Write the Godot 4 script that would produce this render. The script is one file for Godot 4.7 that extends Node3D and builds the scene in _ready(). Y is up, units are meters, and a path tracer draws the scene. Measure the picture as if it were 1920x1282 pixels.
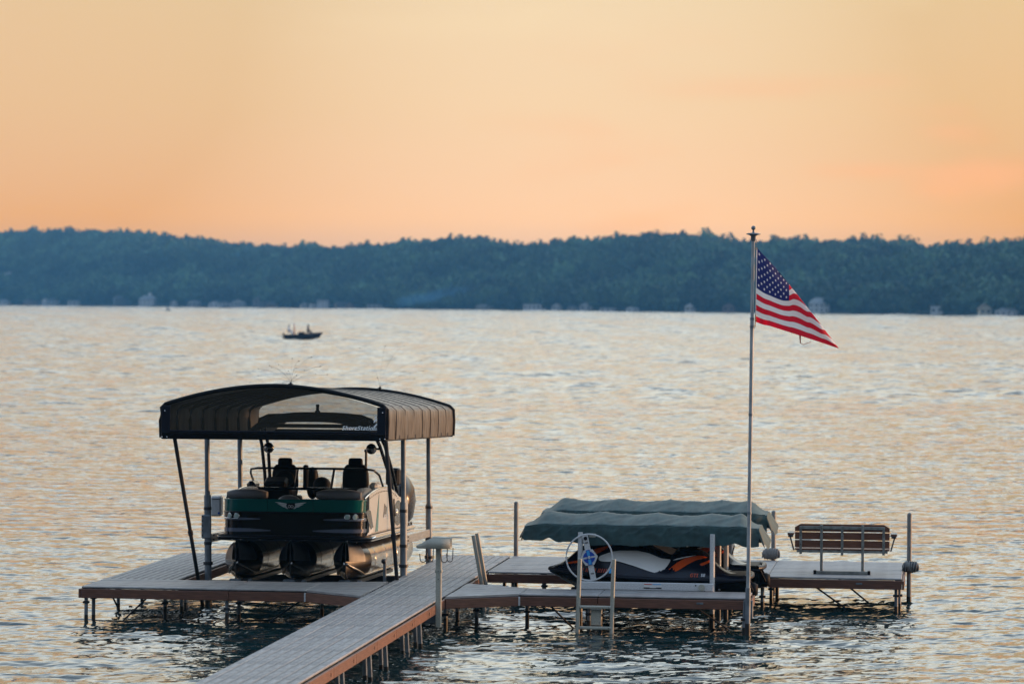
extends Node3D
# A lake at sunset: docks, a pontoon boat under its lift canopy, two personal watercraft under covers, a flag, and wooded hills across the water.

const EYE_HEIGHT := 5.4
var rng := RandomNumberGenerator.new()
var mats := {}
var used_names := {}
var dock_basis := Basis(Vector3.UP, deg_to_rad(-7.4))
var dock_origin := Vector3(0, 0, -54)


func _ready() -> void:
	rng.seed = 20240611
	hill_noise.seed = 4
	hill_noise.frequency = 0.006
	hill_noise.fractal_octaves = 3
	make_camera()
	make_sky()
	make_sun()
	make_materials()
	make_lake()
	make_houses()
	make_hills()
	make_smoke()
	make_near_bank()
	make_docks()
	make_boat_lift()
	make_canopy()
	make_pontoon_boat()
	make_watercraft()
	make_lift_wheel()
	make_ladders()
	make_pedestal()
	make_flag()
	make_bench()
	make_mooring_posts()
	make_far_boats()


# ---------------------------------------------------------------- camera, sky, sun

func make_camera() -> void:
	var cam := Camera3D.new()
	cam.name = "Camera"
	cam.near = 0.5
	cam.far = 9000.0
	cam.fov = 12.195
	var pitch := atan(74.0 / 6000.0)
	var roll := deg_to_rad(0.35)
	cam.basis = Basis(Vector3.RIGHT, -pitch) * Basis(Vector3.BACK, roll)
	cam.position = Vector3(0, EYE_HEIGHT, 0)
	var lens := CameraAttributesPhysical.new()
	lens.frustum_focal_length = 112.33
	lens.frustum_focus_distance = 55.0
	lens.frustum_near = 0.5
	lens.frustum_far = 9000.0
	lens.exposure_aperture = 1.8
	cam.attributes = lens
	add_child(cam)
	cam.current = true


const AIR := 0.00015

func sky_row(e: float) -> Color:
	# linear colour of the dusk sky at an elevation in degrees, beside the afterglow
	var stops := [[0.0, 0.73, 0.345, 0.165], [1.5, 0.73, 0.36, 0.17], [3.5, 0.66, 0.355, 0.125], [7.0, 0.58, 0.345, 0.095], [9.5, 1.02, 0.89, 0.68], [13.0, 1.46, 1.42, 1.23], [19.0, 1.74, 1.86, 1.84], [28.0, 1.52, 1.76, 1.90], [40.0, 0.95, 1.12, 1.28], [58.0, 0.50, 0.71, 0.98], [90.0, 0.40, 0.60, 0.90]]  # the band above the view is brightened to light up the lake
	for i in stops.size() - 1:
		var a: Array = stops[i]
		var b: Array = stops[i + 1]
		if e <= b[0]:
			var t: float = (e - a[0]) / (b[0] - a[0])
			return Color(lerpf(a[1], b[1], t), lerpf(a[2], b[2], t), lerpf(a[3], b[3], t))
	return Color(0.40, 0.60, 0.90)


func make_sky() -> void:
	var w := 2048
	var h := 1024
	var data := PackedFloat32Array()
	data.resize(w * h * 3)
	var n := FastNoiseLite.new()
	n.seed = 7
	n.frequency = 1.0
	n.fractal_octaves = 4
	var side := PackedFloat32Array()
	var core := PackedFloat32Array()
	side.resize(w)
	core.resize(w)
	for x in w:
		var az := float(x) / w * 360.0
		if az > 180.0:
			az -= 360.0
		side[x] = pow(0.5 + 0.5 * cos(deg_to_rad(az - 30.0)), 0.9)
		core[x] = exp(-pow(absf(az - 1.3) / 8.4, 2.4))
	for y in h:
		var e := 90.0 - (y + 0.5) / h * 180.0
		var up := maxf(e, 0.0)
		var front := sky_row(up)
		# the set sun's glow, palest right above where it went down
		var glow := Color(0.24, 0.255, 0.24).lerp(Color(0.31, 0.375, 0.365), clampf(up / 7.0, 0.0, 1.0)) * (1.0 - smoothstep(8.0, 30.0, up))
		var back := Color(0.40, 0.48, 0.62).lerp(Color(0.40, 0.60, 0.90), pow(clampf(e / 90.0, 0.0, 1.0), 1.2))
		var high := smoothstep(50.0, 90.0, e)
		# the haze that fills the valley dims the sky behind it: the air above shines through it
		var through := exp(-AIR * minf(85.0 / sin(deg_to_rad(maxf(up, 0.4))), 3300.0))
		var veil := Color(0.12, 0.40, 0.70) * (1.0 - through)
		for x in w:
			var k := lerpf(side[x], 1.0, high)
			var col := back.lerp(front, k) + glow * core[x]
			if e > 0.3 and e < 30.0:
				var az := float(x) / w * 360.0
				if az > 180.0:
					az -= 360.0
				if absf(az) < 60.0:
					var v := n.get_noise_2d(az * 0.11 + e * 0.12, e * 0.85 + 3.0)
					var wisp := smoothstep(0.12, 0.5, v) * (0.4 + 0.6 * smoothstep(-6.0, 10.0, az))
					var soft := n.get_noise_2d(az * 0.035 + 40.0, e * 0.22)
					col = col * (1.0 + 0.03 * soft)
					col = col.lerp(Color(1.0, 0.53, 0.33), 0.8 * wisp * (1.0 - smoothstep(2.0, 5.5, e)) * smoothstep(-3.0, 5.0, az))
					col = col.lerp(Color(1.0, 0.80, 0.52), 0.5 * smoothstep(0.1, 0.45, n.get_noise_2d(az * 0.16 + 90.0, e * 1.3)) * smoothstep(4.0, 7.0, e))
			var i := (y * w + x) * 3
			data[i] = (col.r - veil.r) / through
			data[i + 1] = (col.g - veil.g) / through
			data[i + 2] = (col.b - veil.b) / through
	var img := Image.create_from_data(w, h, false, Image.FORMAT_RGBF, data.to_byte_array())
	var pano := PanoramaSkyMaterial.new()
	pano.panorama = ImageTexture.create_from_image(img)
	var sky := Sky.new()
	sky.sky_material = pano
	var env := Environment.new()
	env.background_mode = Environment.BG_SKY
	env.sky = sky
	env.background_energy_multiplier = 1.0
	env.tonemap_mode = Environment.TONE_MAPPER_LINEAR
	env.tonemap_exposure = 1.0
	env.fog_enabled = true
	env.fog_density = AIR
	env.fog_light_color = Color(0.16, 0.54, 1.0).linear_to_srgb()
	env.volumetric_fog_enabled = true
	env.volumetric_fog_density = 0.0
	env.sdfgi_enabled = true
	env.ssao_enabled = true
	env.ssil_enabled = true
	var we := WorldEnvironment.new()
	we.name = "WorldEnvironment"
	we.environment = env
	add_child(we)


func make_sun() -> void:
	var sun := DirectionalLight3D.new()
	sun.name = "low_sun"
	sun.light_color = Color(1.0, 0.52, 0.24).linear_to_srgb()
	sun.light_energy = 1.6
	sun.light_angular_distance = 3.0
	sun.shadow_enabled = true
	# the sun stands low over the lake, far to the right of the view
	var az := deg_to_rad(72.0)
	var el := deg_to_rad(2.5)
	var to_sun := Vector3(sin(az) * cos(el), sin(el), -cos(az) * cos(el))
	sun.basis = Basis.looking_at(-to_sun, Vector3.UP)
	sun.sky_mode = DirectionalLight3D.SKY_MODE_LIGHT_ONLY
	add_child(sun)


# ---------------------------------------------------------------- helpers: names, nodes, tags

func numbered(called: String) -> String:
	var n: int = used_names.get(called, 0)
	used_names[called] = n + 1
	return called if n == 0 else "%s_%03d" % [called, n]


func child_name(called: String, parent: Node) -> String:
	if parent == self:
		return numbered(called)
	var key := "count_" + called
	var n: int = parent.get_meta(key, 0)
	parent.set_meta(key, n + 1)
	return called if n == 0 else "%s_%03d" % [called, n]


func tag(o: Node, label := "", category := "", group := "", kind := "") -> Node:
	if label: o.set_meta("label", label)
	if category: o.set_meta("category", category)
	if group: o.set_meta("group", group)
	if kind: o.set_meta("kind", kind)
	return o


func thing(called: String, label: String, category: String, at := Vector3.ZERO, basis := Basis.IDENTITY, group := "") -> Node3D:
	var o := Node3D.new()
	o.name = numbered(called)
	o.transform = Transform3D(basis, at)
	add_child(o)
	tag(o, label, category, group)
	return o


func put(called: String, mesh: Mesh, m: Material, parent: Node = self, at := Transform3D.IDENTITY) -> MeshInstance3D:
	var o := MeshInstance3D.new()
	o.name = child_name(called, parent)
	o.mesh = mesh
	o.material_override = null
	for i in mesh.get_surface_count():
		o.set_surface_override_material(i, m)
	o.transform = at
	parent.add_child(o, true)
	return o


func mb() -> SurfaceTool:
	var st := SurfaceTool.new()
	st.begin(Mesh.PRIMITIVE_TRIANGLES)
	return st


func done(st: SurfaceTool) -> ArrayMesh:
	st.generate_normals()
	return st.commit()


func obj(called: String, st: SurfaceTool, m: Material, parent: Node = self, at := Transform3D.IDENTITY) -> MeshInstance3D:
	return put(called, done(st), m, parent, at)


# ---------------------------------------------------------------- helpers: shapes

func tri(st: SurfaceTool, a: Vector3, b: Vector3, c: Vector3) -> void:
	st.add_vertex(a)
	st.add_vertex(b)
	st.add_vertex(c)


func quad(st: SurfaceTool, a: Vector3, b: Vector3, c: Vector3, d: Vector3) -> void:
	tri(st, a, b, c)
	tri(st, a, c, d)


func box(st: SurfaceTool, size: Vector3, at := Vector3.ZERO, basis := Basis.IDENTITY, bevel := 0.0) -> void:
	# a box with chamfered edges; faces run clockwise seen from outside
	st.set_smooth_group(-1)
	var e := size * 0.5
	var b := minf(bevel, minf(e.x, minf(e.y, e.z)) * 0.9)
	var corner := func(sx: int, sy: int, sz: int, axis: int) -> Vector3:
		var p := Vector3(sx * e.x, sy * e.y, sz * e.z)
		for k in 3:
			if k != axis:
				p[k] -= signf(p[k]) * b
		return at + basis * p
	for axis in 3:
		var u := (axis + 1) % 3
		var v := (axis + 2) % 3
		for s in [-1, 1]:
			var q := []
			for c in [[-1, -1], [-1, 1], [1, 1], [1, -1]]:
				var g := [0, 0, 0]
				g[axis] = s
				g[u] = c[0]
				g[v] = c[1]
				q.append(corner.call(g[0], g[1], g[2], axis))
			if s > 0:
				quad(st, q[0], q[1], q[2], q[3])
			else:
				quad(st, q[3], q[2], q[1], q[0])
	if b <= 0.0:
		return
	for axis in 3:
		var u := (axis + 1) % 3
		var v := (axis + 2) % 3
		for su in [-1, 1]:
			for sv in [-1, 1]:
				var q := []
				for c in [[-1, u], [1, u], [1, v], [-1, v]]:
					var g := [0, 0, 0]
					g[axis] = c[0]
					g[u] = su
					g[v] = sv
					q.append(corner.call(g[0], g[1], g[2], c[1]))
				if su * sv > 0:
					quad(st, q[3], q[2], q[1], q[0])
				else:
					quad(st, q[0], q[1], q[2], q[3])
	for sx in [-1, 1]:
		for sy in [-1, 1]:
			for sz in [-1, 1]:
				var a: Vector3 = corner.call(sx, sy, sz, 0)
				var c: Vector3 = corner.call(sx, sy, sz, 1)
				var d: Vector3 = corner.call(sx, sy, sz, 2)
				if sx * sy * sz > 0:
					tri(st, a, d, c)
				else:
					tri(st, a, c, d)


func loft(st: SurfaceTool, rings: Array, closed := true, caps := true, group := 1) -> void:
	# rings run clockwise seen along the way they follow one another
	st.set_smooth_group(group)
	for i in rings.size() - 1:
		var p: PackedVector3Array = rings[i]
		var q: PackedVector3Array = rings[i + 1]
		var n := p.size()
		for k in (n if closed else n - 1):
			var l := (k + 1) % n
			quad(st, p[k], q[k], q[l], p[l])
	if caps and closed:
		st.set_smooth_group(-1)
		for which in [0, rings.size() - 1]:
			var p: PackedVector3Array = rings[which]
			var mid := Vector3.ZERO
			for v in p:
				mid += v
			mid /= p.size()
			for k in p.size():
				var l := (k + 1) % p.size()
				if which == 0:
					tri(st, mid, p[k], p[l])
				else:
					tri(st, mid, p[l], p[k])


func frame_of(dir: Vector3) -> Basis:
	var side := dir.cross(Vector3.UP)
	if side.length() < 0.05:
		side = dir.cross(Vector3.RIGHT)
	side = side.normalized()
	return Basis(side, side.cross(dir).normalized(), dir.normalized())


func tube(st: SurfaceTool, path: PackedVector3Array, r: float, sides := 10, r_end := -1.0, squash := Vector2.ONE) -> void:
	var rings := []
	var n := path.size()
	for i in n:
		var dir := (path[mini(i + 1, n - 1)] - path[maxi(i - 1, 0)]).normalized()
		var f := frame_of(dir)
		var rr := r if r_end < 0.0 else lerpf(r, r_end, float(i) / (n - 1))
		var ring := PackedVector3Array()
		for k in sides:
			var a := TAU * k / sides
			ring.append(path[i] + f.x * cos(a) * rr * squash.x + f.y * sin(a) * rr * squash.y)
		rings.append(ring)
	loft(st, rings)


func rod(st: SurfaceTool, a: Vector3, b: Vector3, r: float, sides := 10, r_end := -1.0) -> void:
	tube(st, PackedVector3Array([a, b]), r, sides, r_end)


func bar(st: SurfaceTool, a: Vector3, b: Vector3, wide: float, tall: float, bevel := 0.004) -> void:
	# a square bar from a to b
	var f := frame_of(b - a)
	box(st, Vector3(wide, tall, (b - a).length()), (a + b) * 0.5, f, bevel)


func lathe(st: SurfaceTool, profile: Array, at := Transform3D.IDENTITY, sides := 20) -> void:
	# profile: [radius, height] from bottom to top round the y axis
	var rings := []
	for p in profile:
		var ring := PackedVector3Array()
		for k in sides:
			var a := TAU * k / sides
			ring.append(at * Vector3(cos(a) * p[0], p[1], sin(a) * p[0]))
		rings.append(ring)
	loft(st, rings)


func ball(st: SurfaceTool, at: Vector3, r: Vector3, sides := 16, stacks := 10) -> void:
	var profile := []
	for i in stacks + 1:
		var a := -PI / 2 + PI * i / stacks
		profile.append([maxf(cos(a), 0.001), sin(a)])
	lathe(st, profile, Transform3D(Basis.from_scale(r), at), sides)


func prism(st: SurfaceTool, outline: PackedVector2Array, depth: float, at := Transform3D.IDENTITY) -> void:
	# an outline in x and y given thickness along z
	st.set_smooth_group(-1)
	var o := outline
	if Geometry2D.is_polygon_clockwise(o):
		o = o.duplicate()
		o.reverse()
	var t := Geometry2D.triangulate_polygon(o)
	var h := depth * 0.5
	for i in range(0, t.size(), 3):
		var a := o[t[i]]
		var b := o[t[i + 1]]
		var c := o[t[i + 2]]
		if (b - a).cross(c - a) < 0.0:
			var s := b
			b = c
			c = s
		tri(st, at * Vector3(a.x, a.y, h), at * Vector3(c.x, c.y, h), at * Vector3(b.x, b.y, h))
		tri(st, at * Vector3(a.x, a.y, -h), at * Vector3(b.x, b.y, -h), at * Vector3(c.x, c.y, -h))
	for i in o.size():
		var a := o[i]
		var b := o[(i + 1) % o.size()]
		quad(st, at * Vector3(a.x, a.y, h), at * Vector3(b.x, b.y, h), at * Vector3(b.x, b.y, -h), at * Vector3(a.x, a.y, -h))


func curve_at(points: Array, x: float) -> float:
	# smooth interpolation through [x, y] pairs
	var n := points.size()
	if x <= points[0][0]: return points[0][1]
	if x >= points[n - 1][0]: return points[n - 1][1]
	for i in n - 1:
		if x <= points[i + 1][0]:
			var p0: Array = points[maxi(i - 1, 0)]
			var p1: Array = points[i]
			var p2: Array = points[i + 1]
			var p3: Array = points[mini(i + 2, n - 1)]
			var d: float = p2[0] - p1[0]
			var m1: float = (p2[1] - p0[1]) / maxf(p2[0] - p0[0], 1e-5) * d
			var m2: float = (p3[1] - p1[1]) / maxf(p3[0] - p1[0], 1e-5) * d
			var t: float = (x - p1[0]) / d
			return (2 * t * t * t - 3 * t * t + 1) * p1[1] + (t * t * t - 2 * t * t + t) * m1 + (-2 * t * t * t + 3 * t * t) * p2[1] + (t * t * t - t * t) * m2
	return points[n - 1][1]


func spot(u: float, w: float, y := 0.0) -> Vector3:
	# a place in the docks' own directions: u along the cross docks, w out towards the lake
	return dock_origin + dock_basis * Vector3(u, y, -w)


func letters(text: String, height: float, m: Material, called: String, parent: Node, at: Transform3D, slant := 0.0, face := "Droid Sans") -> MeshInstance3D:
	var f := SystemFont.new()
	f.font_names = PackedStringArray([face])
	f.font_weight = 700
	var t := TextMesh.new()
	t.text = text
	t.font = f
	t.font_size = 64
	t.pixel_size = height / 46.0
	t.depth = 0.003
	t.curve_step = 2.0
	var shear := Basis(Vector3.RIGHT, Vector3(slant, 1, 0), Vector3.BACK)
	return put(called, t, m, parent, at * Transform3D(shear, Vector3.ZERO))


# ---------------------------------------------------------------- materials

func noise_image(size: int, freq: float, octaves: int, s: int, lo: float, hi: float, stretch := Vector2.ONE) -> Image:
	var n := FastNoiseLite.new()
	n.seed = s
	n.frequency = freq
	n.fractal_octaves = octaves
	n.noise_type = FastNoiseLite.TYPE_SIMPLEX_SMOOTH
	var im := Image.create(size, size, false, Image.FORMAT_RGB8)
	for y in size:
		for x in size:
			# a torus in 4-D is out of reach, so blend two offset copies at the seam
			var fx := float(x) / size
			var fy := float(y) / size
			var a := n.get_noise_2d(x * stretch.x, y * stretch.y)
			var b := n.get_noise_2d((x - size) * stretch.x, y * stretch.y)
			var c := n.get_noise_2d(x * stretch.x, (y - size) * stretch.y)
			var d := n.get_noise_2d((x - size) * stretch.x, (y - size) * stretch.y)
			var tx := smoothstep(0.75, 1.0, fx)
			var ty := smoothstep(0.75, 1.0, fy)
			var v := lerpf(lerpf(a, b, tx), lerpf(c, d, tx), ty)
			var g := clampf(lerpf(lo, hi, 0.5 + 0.62 * v), 0.0, 1.0)
			im.set_pixel(x, y, Color(g, g, g))
	return im


func paint(called: String, c: Color, rough := 0.5, metal := 0.0) -> StandardMaterial3D:
	# c holds real-world linear reflectances
	var m := StandardMaterial3D.new()
	m.resource_name = called
	m.albedo_color = Color(c.r, c.g, c.b).linear_to_srgb()
	m.roughness = rough
	m.cull_mode = BaseMaterial3D.CULL_DISABLED
	m.metallic = metal
	mats[called] = m
	return m


func grain(m: StandardMaterial3D, tex: Texture2D, scale: Vector3, bump: Texture2D = null, cm := 0.05, world := false, rough_tex: Texture2D = null) -> StandardMaterial3D:
	m.albedo_texture = tex
	m.uv1_triplanar = true
	m.uv1_world_triplanar = world
	m.uv1_scale = scale
	if bump:
		m.heightmap_enabled = true
		m.heightmap_texture = bump
		m.heightmap_scale = cm
	if rough_tex:
		m.roughness_texture = rough_tex
		m.roughness_texture_channel = BaseMaterial3D.TEXTURE_CHANNEL_RED
	return m


func make_materials() -> void:
	var streak := ImageTexture.create_from_image(noise_image(256, 0.02, 4, 3, 0.55, 1.0, Vector2(0.5, 8.0)))
	var blotch := ImageTexture.create_from_image(noise_image(256, 0.015, 5, 5, 0.62, 1.0))
	var fine := ImageTexture.create_from_image(noise_image(256, 0.12, 3, 9, 0.75, 1.0))
	mats.streak = streak
	mats.drip = ImageTexture.create_from_image(noise_image(256, 0.02, 4, 13, 0.3, 1.05, Vector2(5.0, 0.5)))
	paint("moulding_gloss", Color(0.10, 0.12, 0.17), 0.15)  # blue-grey imitates the sky mirrored in black gloss
	mats.blotch = blotch
	mats.fine = fine
	for i in 4:
		var k: float = [1.0, 0.93, 1.06, 0.97][i]
		# boards run along the local z axis here
		grain(paint("deck_long_%d" % i, Color(0.44, 0.435, 0.435) * k, 0.6), blotch, Vector3(2.1, 2.1, 0.7), fine, 0.06)
		grain(paint("deck_wide_%d" % i, Color(0.44, 0.435, 0.435) * k, 0.6), blotch, Vector3(0.7, 2.1, 2.1), fine, 0.06)
		grain(paint("fascia_%d" % i, Color(0.25, 0.107, 0.066) * k, 0.55), streak, Vector3(0.9, 1.6, 0.9), fine, 0.05)
	grain(paint("galvanised", Color(0.27, 0.32, 0.37), 0.5, 0.35), blotch, Vector3(1.7, 0.9, 1.7))
	grain(paint("wet_metal", Color(0.045, 0.045, 0.042), 0.35, 0.2), blotch, Vector3(2, 2, 2))
	grain(paint("dark_metal", Color(0.05, 0.055, 0.065), 0.45, 0.35), blotch, Vector3(2, 1, 2))
	grain(paint("cream_paint", Color(0.50, 0.50, 0.43), 0.45), fine, Vector3(2, 0.8, 2))
	grain(paint("white_paint", Color(0.72, 0.745, 0.765), 0.4), fine, Vector3(1.5, 1.5, 1.5))
	grain(paint("aluminium", Color(0.62, 0.62, 0.61), 0.33, 0.75), streak, Vector3(1.0, 1.0, 1.0))
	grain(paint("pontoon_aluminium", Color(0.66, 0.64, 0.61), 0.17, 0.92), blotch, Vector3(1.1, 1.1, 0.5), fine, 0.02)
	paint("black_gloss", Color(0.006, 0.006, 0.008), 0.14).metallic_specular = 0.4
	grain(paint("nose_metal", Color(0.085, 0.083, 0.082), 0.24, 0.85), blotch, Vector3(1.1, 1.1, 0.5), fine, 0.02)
	paint("black_matt", Color(0.008, 0.008, 0.01), 0.6).metallic_specular = 0.3
	paint("navy_rubber", Color(0.006, 0.008, 0.016), 0.4).metallic_specular = 0.35
	var teal := paint("teal_gloss", Color(0.001, 0.082, 0.075), 0.14)
	teal.metallic_specular = 0.4
	paint("side_gloss", Color(0.58, 0.56, 0.52), 0.16, 0.35).clearcoat_enabled = true
	paint("chrome", Color(0.75, 0.76, 0.78), 0.08, 1.0)
	paint("chrome_dark", Color(0.22, 0.21, 0.20), 0.1, 1.0)
	grain(paint("grey_vinyl", Color(0.15, 0.145, 0.15), 0.42), fine, Vector3(3, 3, 3), fine, 0.04)
	grain(paint("black_vinyl", Color(0.009, 0.0085, 0.009), 0.55), fine, Vector3(3, 3, 3), fine, 0.04).metallic_specular = 0.25
	paint("lens", Color(0.32, 0.42, 0.40), 0.06)
	paint("silver_print", Color(0.62, 0.65, 0.68), 0.3, 0.3)
	paint("teal_stripe", Color(0.02, 0.17, 0.17), 0.25)
	var g := paint("clear_screen", Color(0.01, 0.012, 0.015), 0.03)
	g.transparency = BaseMaterial3D.TRANSPARENCY_ALPHA
	g.albedo_color.a = 0.1
	g.metallic_specular = 0.22
	paint("orange", Color(0.55, 0.075, 0.012), 0.3)
	paint("white_gloss", Color(0.66, 0.67, 0.66), 0.25)
	paint("hull_navy", Color(0.008, 0.009, 0.018), 0.25).metallic_specular = 0.4
	paint("blue_print", Color(0.012, 0.06, 0.36), 0.4)
	paint("sky_print", Color(0.05, 0.35, 0.72), 0.4)
	paint("red_print", Color(0.5, 0.03, 0.02), 0.4)
	paint("yellow_print", Color(0.5, 0.40, 0.03), 0.5)
	grain(paint("bench_board", Color(0.25, 0.095, 0.048), 0.55), streak, Vector3(0.8, 2.0, 2.0), fine, 0.05)
	grain(paint("pole_paint", Color(0.50, 0.55, 0.58), 0.38), blotch, Vector3(2, 0.5, 2))
	grain(paint("post_grey", Color(0.27, 0.28, 0.28), 0.5), blotch, Vector3(2, 0.7, 2))
	grain(paint("frame_grey", Color(0.30, 0.31, 0.29), 0.45), blotch, Vector3(2, 2, 2))
	grain(paint("bumper_dark", Color(0.07, 0.075, 0.085), 0.7), fine, Vector3(4, 4, 4))
	paint("white_print", Color(0.85, 0.88, 0.9), 0.5)
	paint("brass", Color(0.45, 0.30, 0.10), 0.35, 0.8)
	paint("red_cloth", Color(0.35, 0.07, 0.04), 0.8)
	grain(paint("rope_grey", Color(0.24, 0.23, 0.22), 0.8), fine, Vector3(4, 4, 4))


# ---------------------------------------------------------------- the lake

func ripple_image(size: int, waves: int, lo: float, hi: float, s: int, steep: float) -> Image:
	# a tile of short wind waves: whole numbers of crests, so it repeats without a seam
	var r := RandomNumberGenerator.new()
	r.seed = s
	var h := PackedFloat32Array()
	h.resize(size * size)
	for k in waves:
		var n := lo * pow(hi / lo, r.randf())
		var a := r.randfn(deg_to_rad(80.0), 0.55)
		var kx := roundf(n * cos(a))
		var ky := roundf(n * sin(a))
		var m := maxf(sqrt(kx * kx + ky * ky), 1.0)
		var amp := pow(m, -1.15)
		var ph := r.randf() * TAU
		var cx := PackedFloat32Array()
		var sx := PackedFloat32Array()
		cx.resize(size)
		sx.resize(size)
		for x in size:
			var t := TAU * kx * x / size + ph
			cx[x] = cos(t) * amp
			sx[x] = sin(t) * amp
		for y in size:
			var t := TAU * ky * y / size
			var cy := cos(t)
			var sy := sin(t)
			var row := y * size
			for x in size:
				h[row + x] += cx[x] * cy - sx[x] * sy
	# slopes of that tile, brought to the given steepness, as a normal map
	var sx := PackedFloat32Array()
	var sy := PackedFloat32Array()
	sx.resize(size * size)
	sy.resize(size * size)
	var total := 0.0
	for y in size:
		var up := ((y + 1) % size) * size
		var down := ((y + size - 1) % size) * size
		var row := y * size
		for x in size:
			var a := h[row + (x + 1) % size] - h[row + (x + size - 1) % size]
			var b := h[up + x] - h[down + x]
			sx[row + x] = a
			sy[row + x] = b
			total += b * b
	var k := steep / sqrt(total / (size * size))
	var im := Image.create(size, size, false, Image.FORMAT_RGBF)
	for y in size:
		for x in size:
			var n := Vector3(-sx[y * size + x] * k, -sy[y * size + x] * k, 1.0).normalized()
			im.set_pixel(x, y, Color(0.5 + 0.5 * n.x, 0.5 + 0.5 * n.y, 0.5 + 0.5 * n.z))
	return im


var long_waves := []

func wave_height(x: float, z: float, small: float, calm: float, n1: FastNoiseLite, n2: FastNoiseLite) -> float:
	var h := 0.0
	for w in long_waves:
		h += w[2] * sin(w[0] * x + w[1] * z + w[3])
	h *= calm
	if small > 0.0:
		var a := n1.get_noise_2d(x * 0.62 + z * 0.13, z - x * 0.10)
		var b := n2.get_noise_2d(x * 0.55 - z * 0.2, z * 1.1 + x * 0.16)
		h += small * calm * (0.021 * a + 0.012 * b)
	return h


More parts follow.
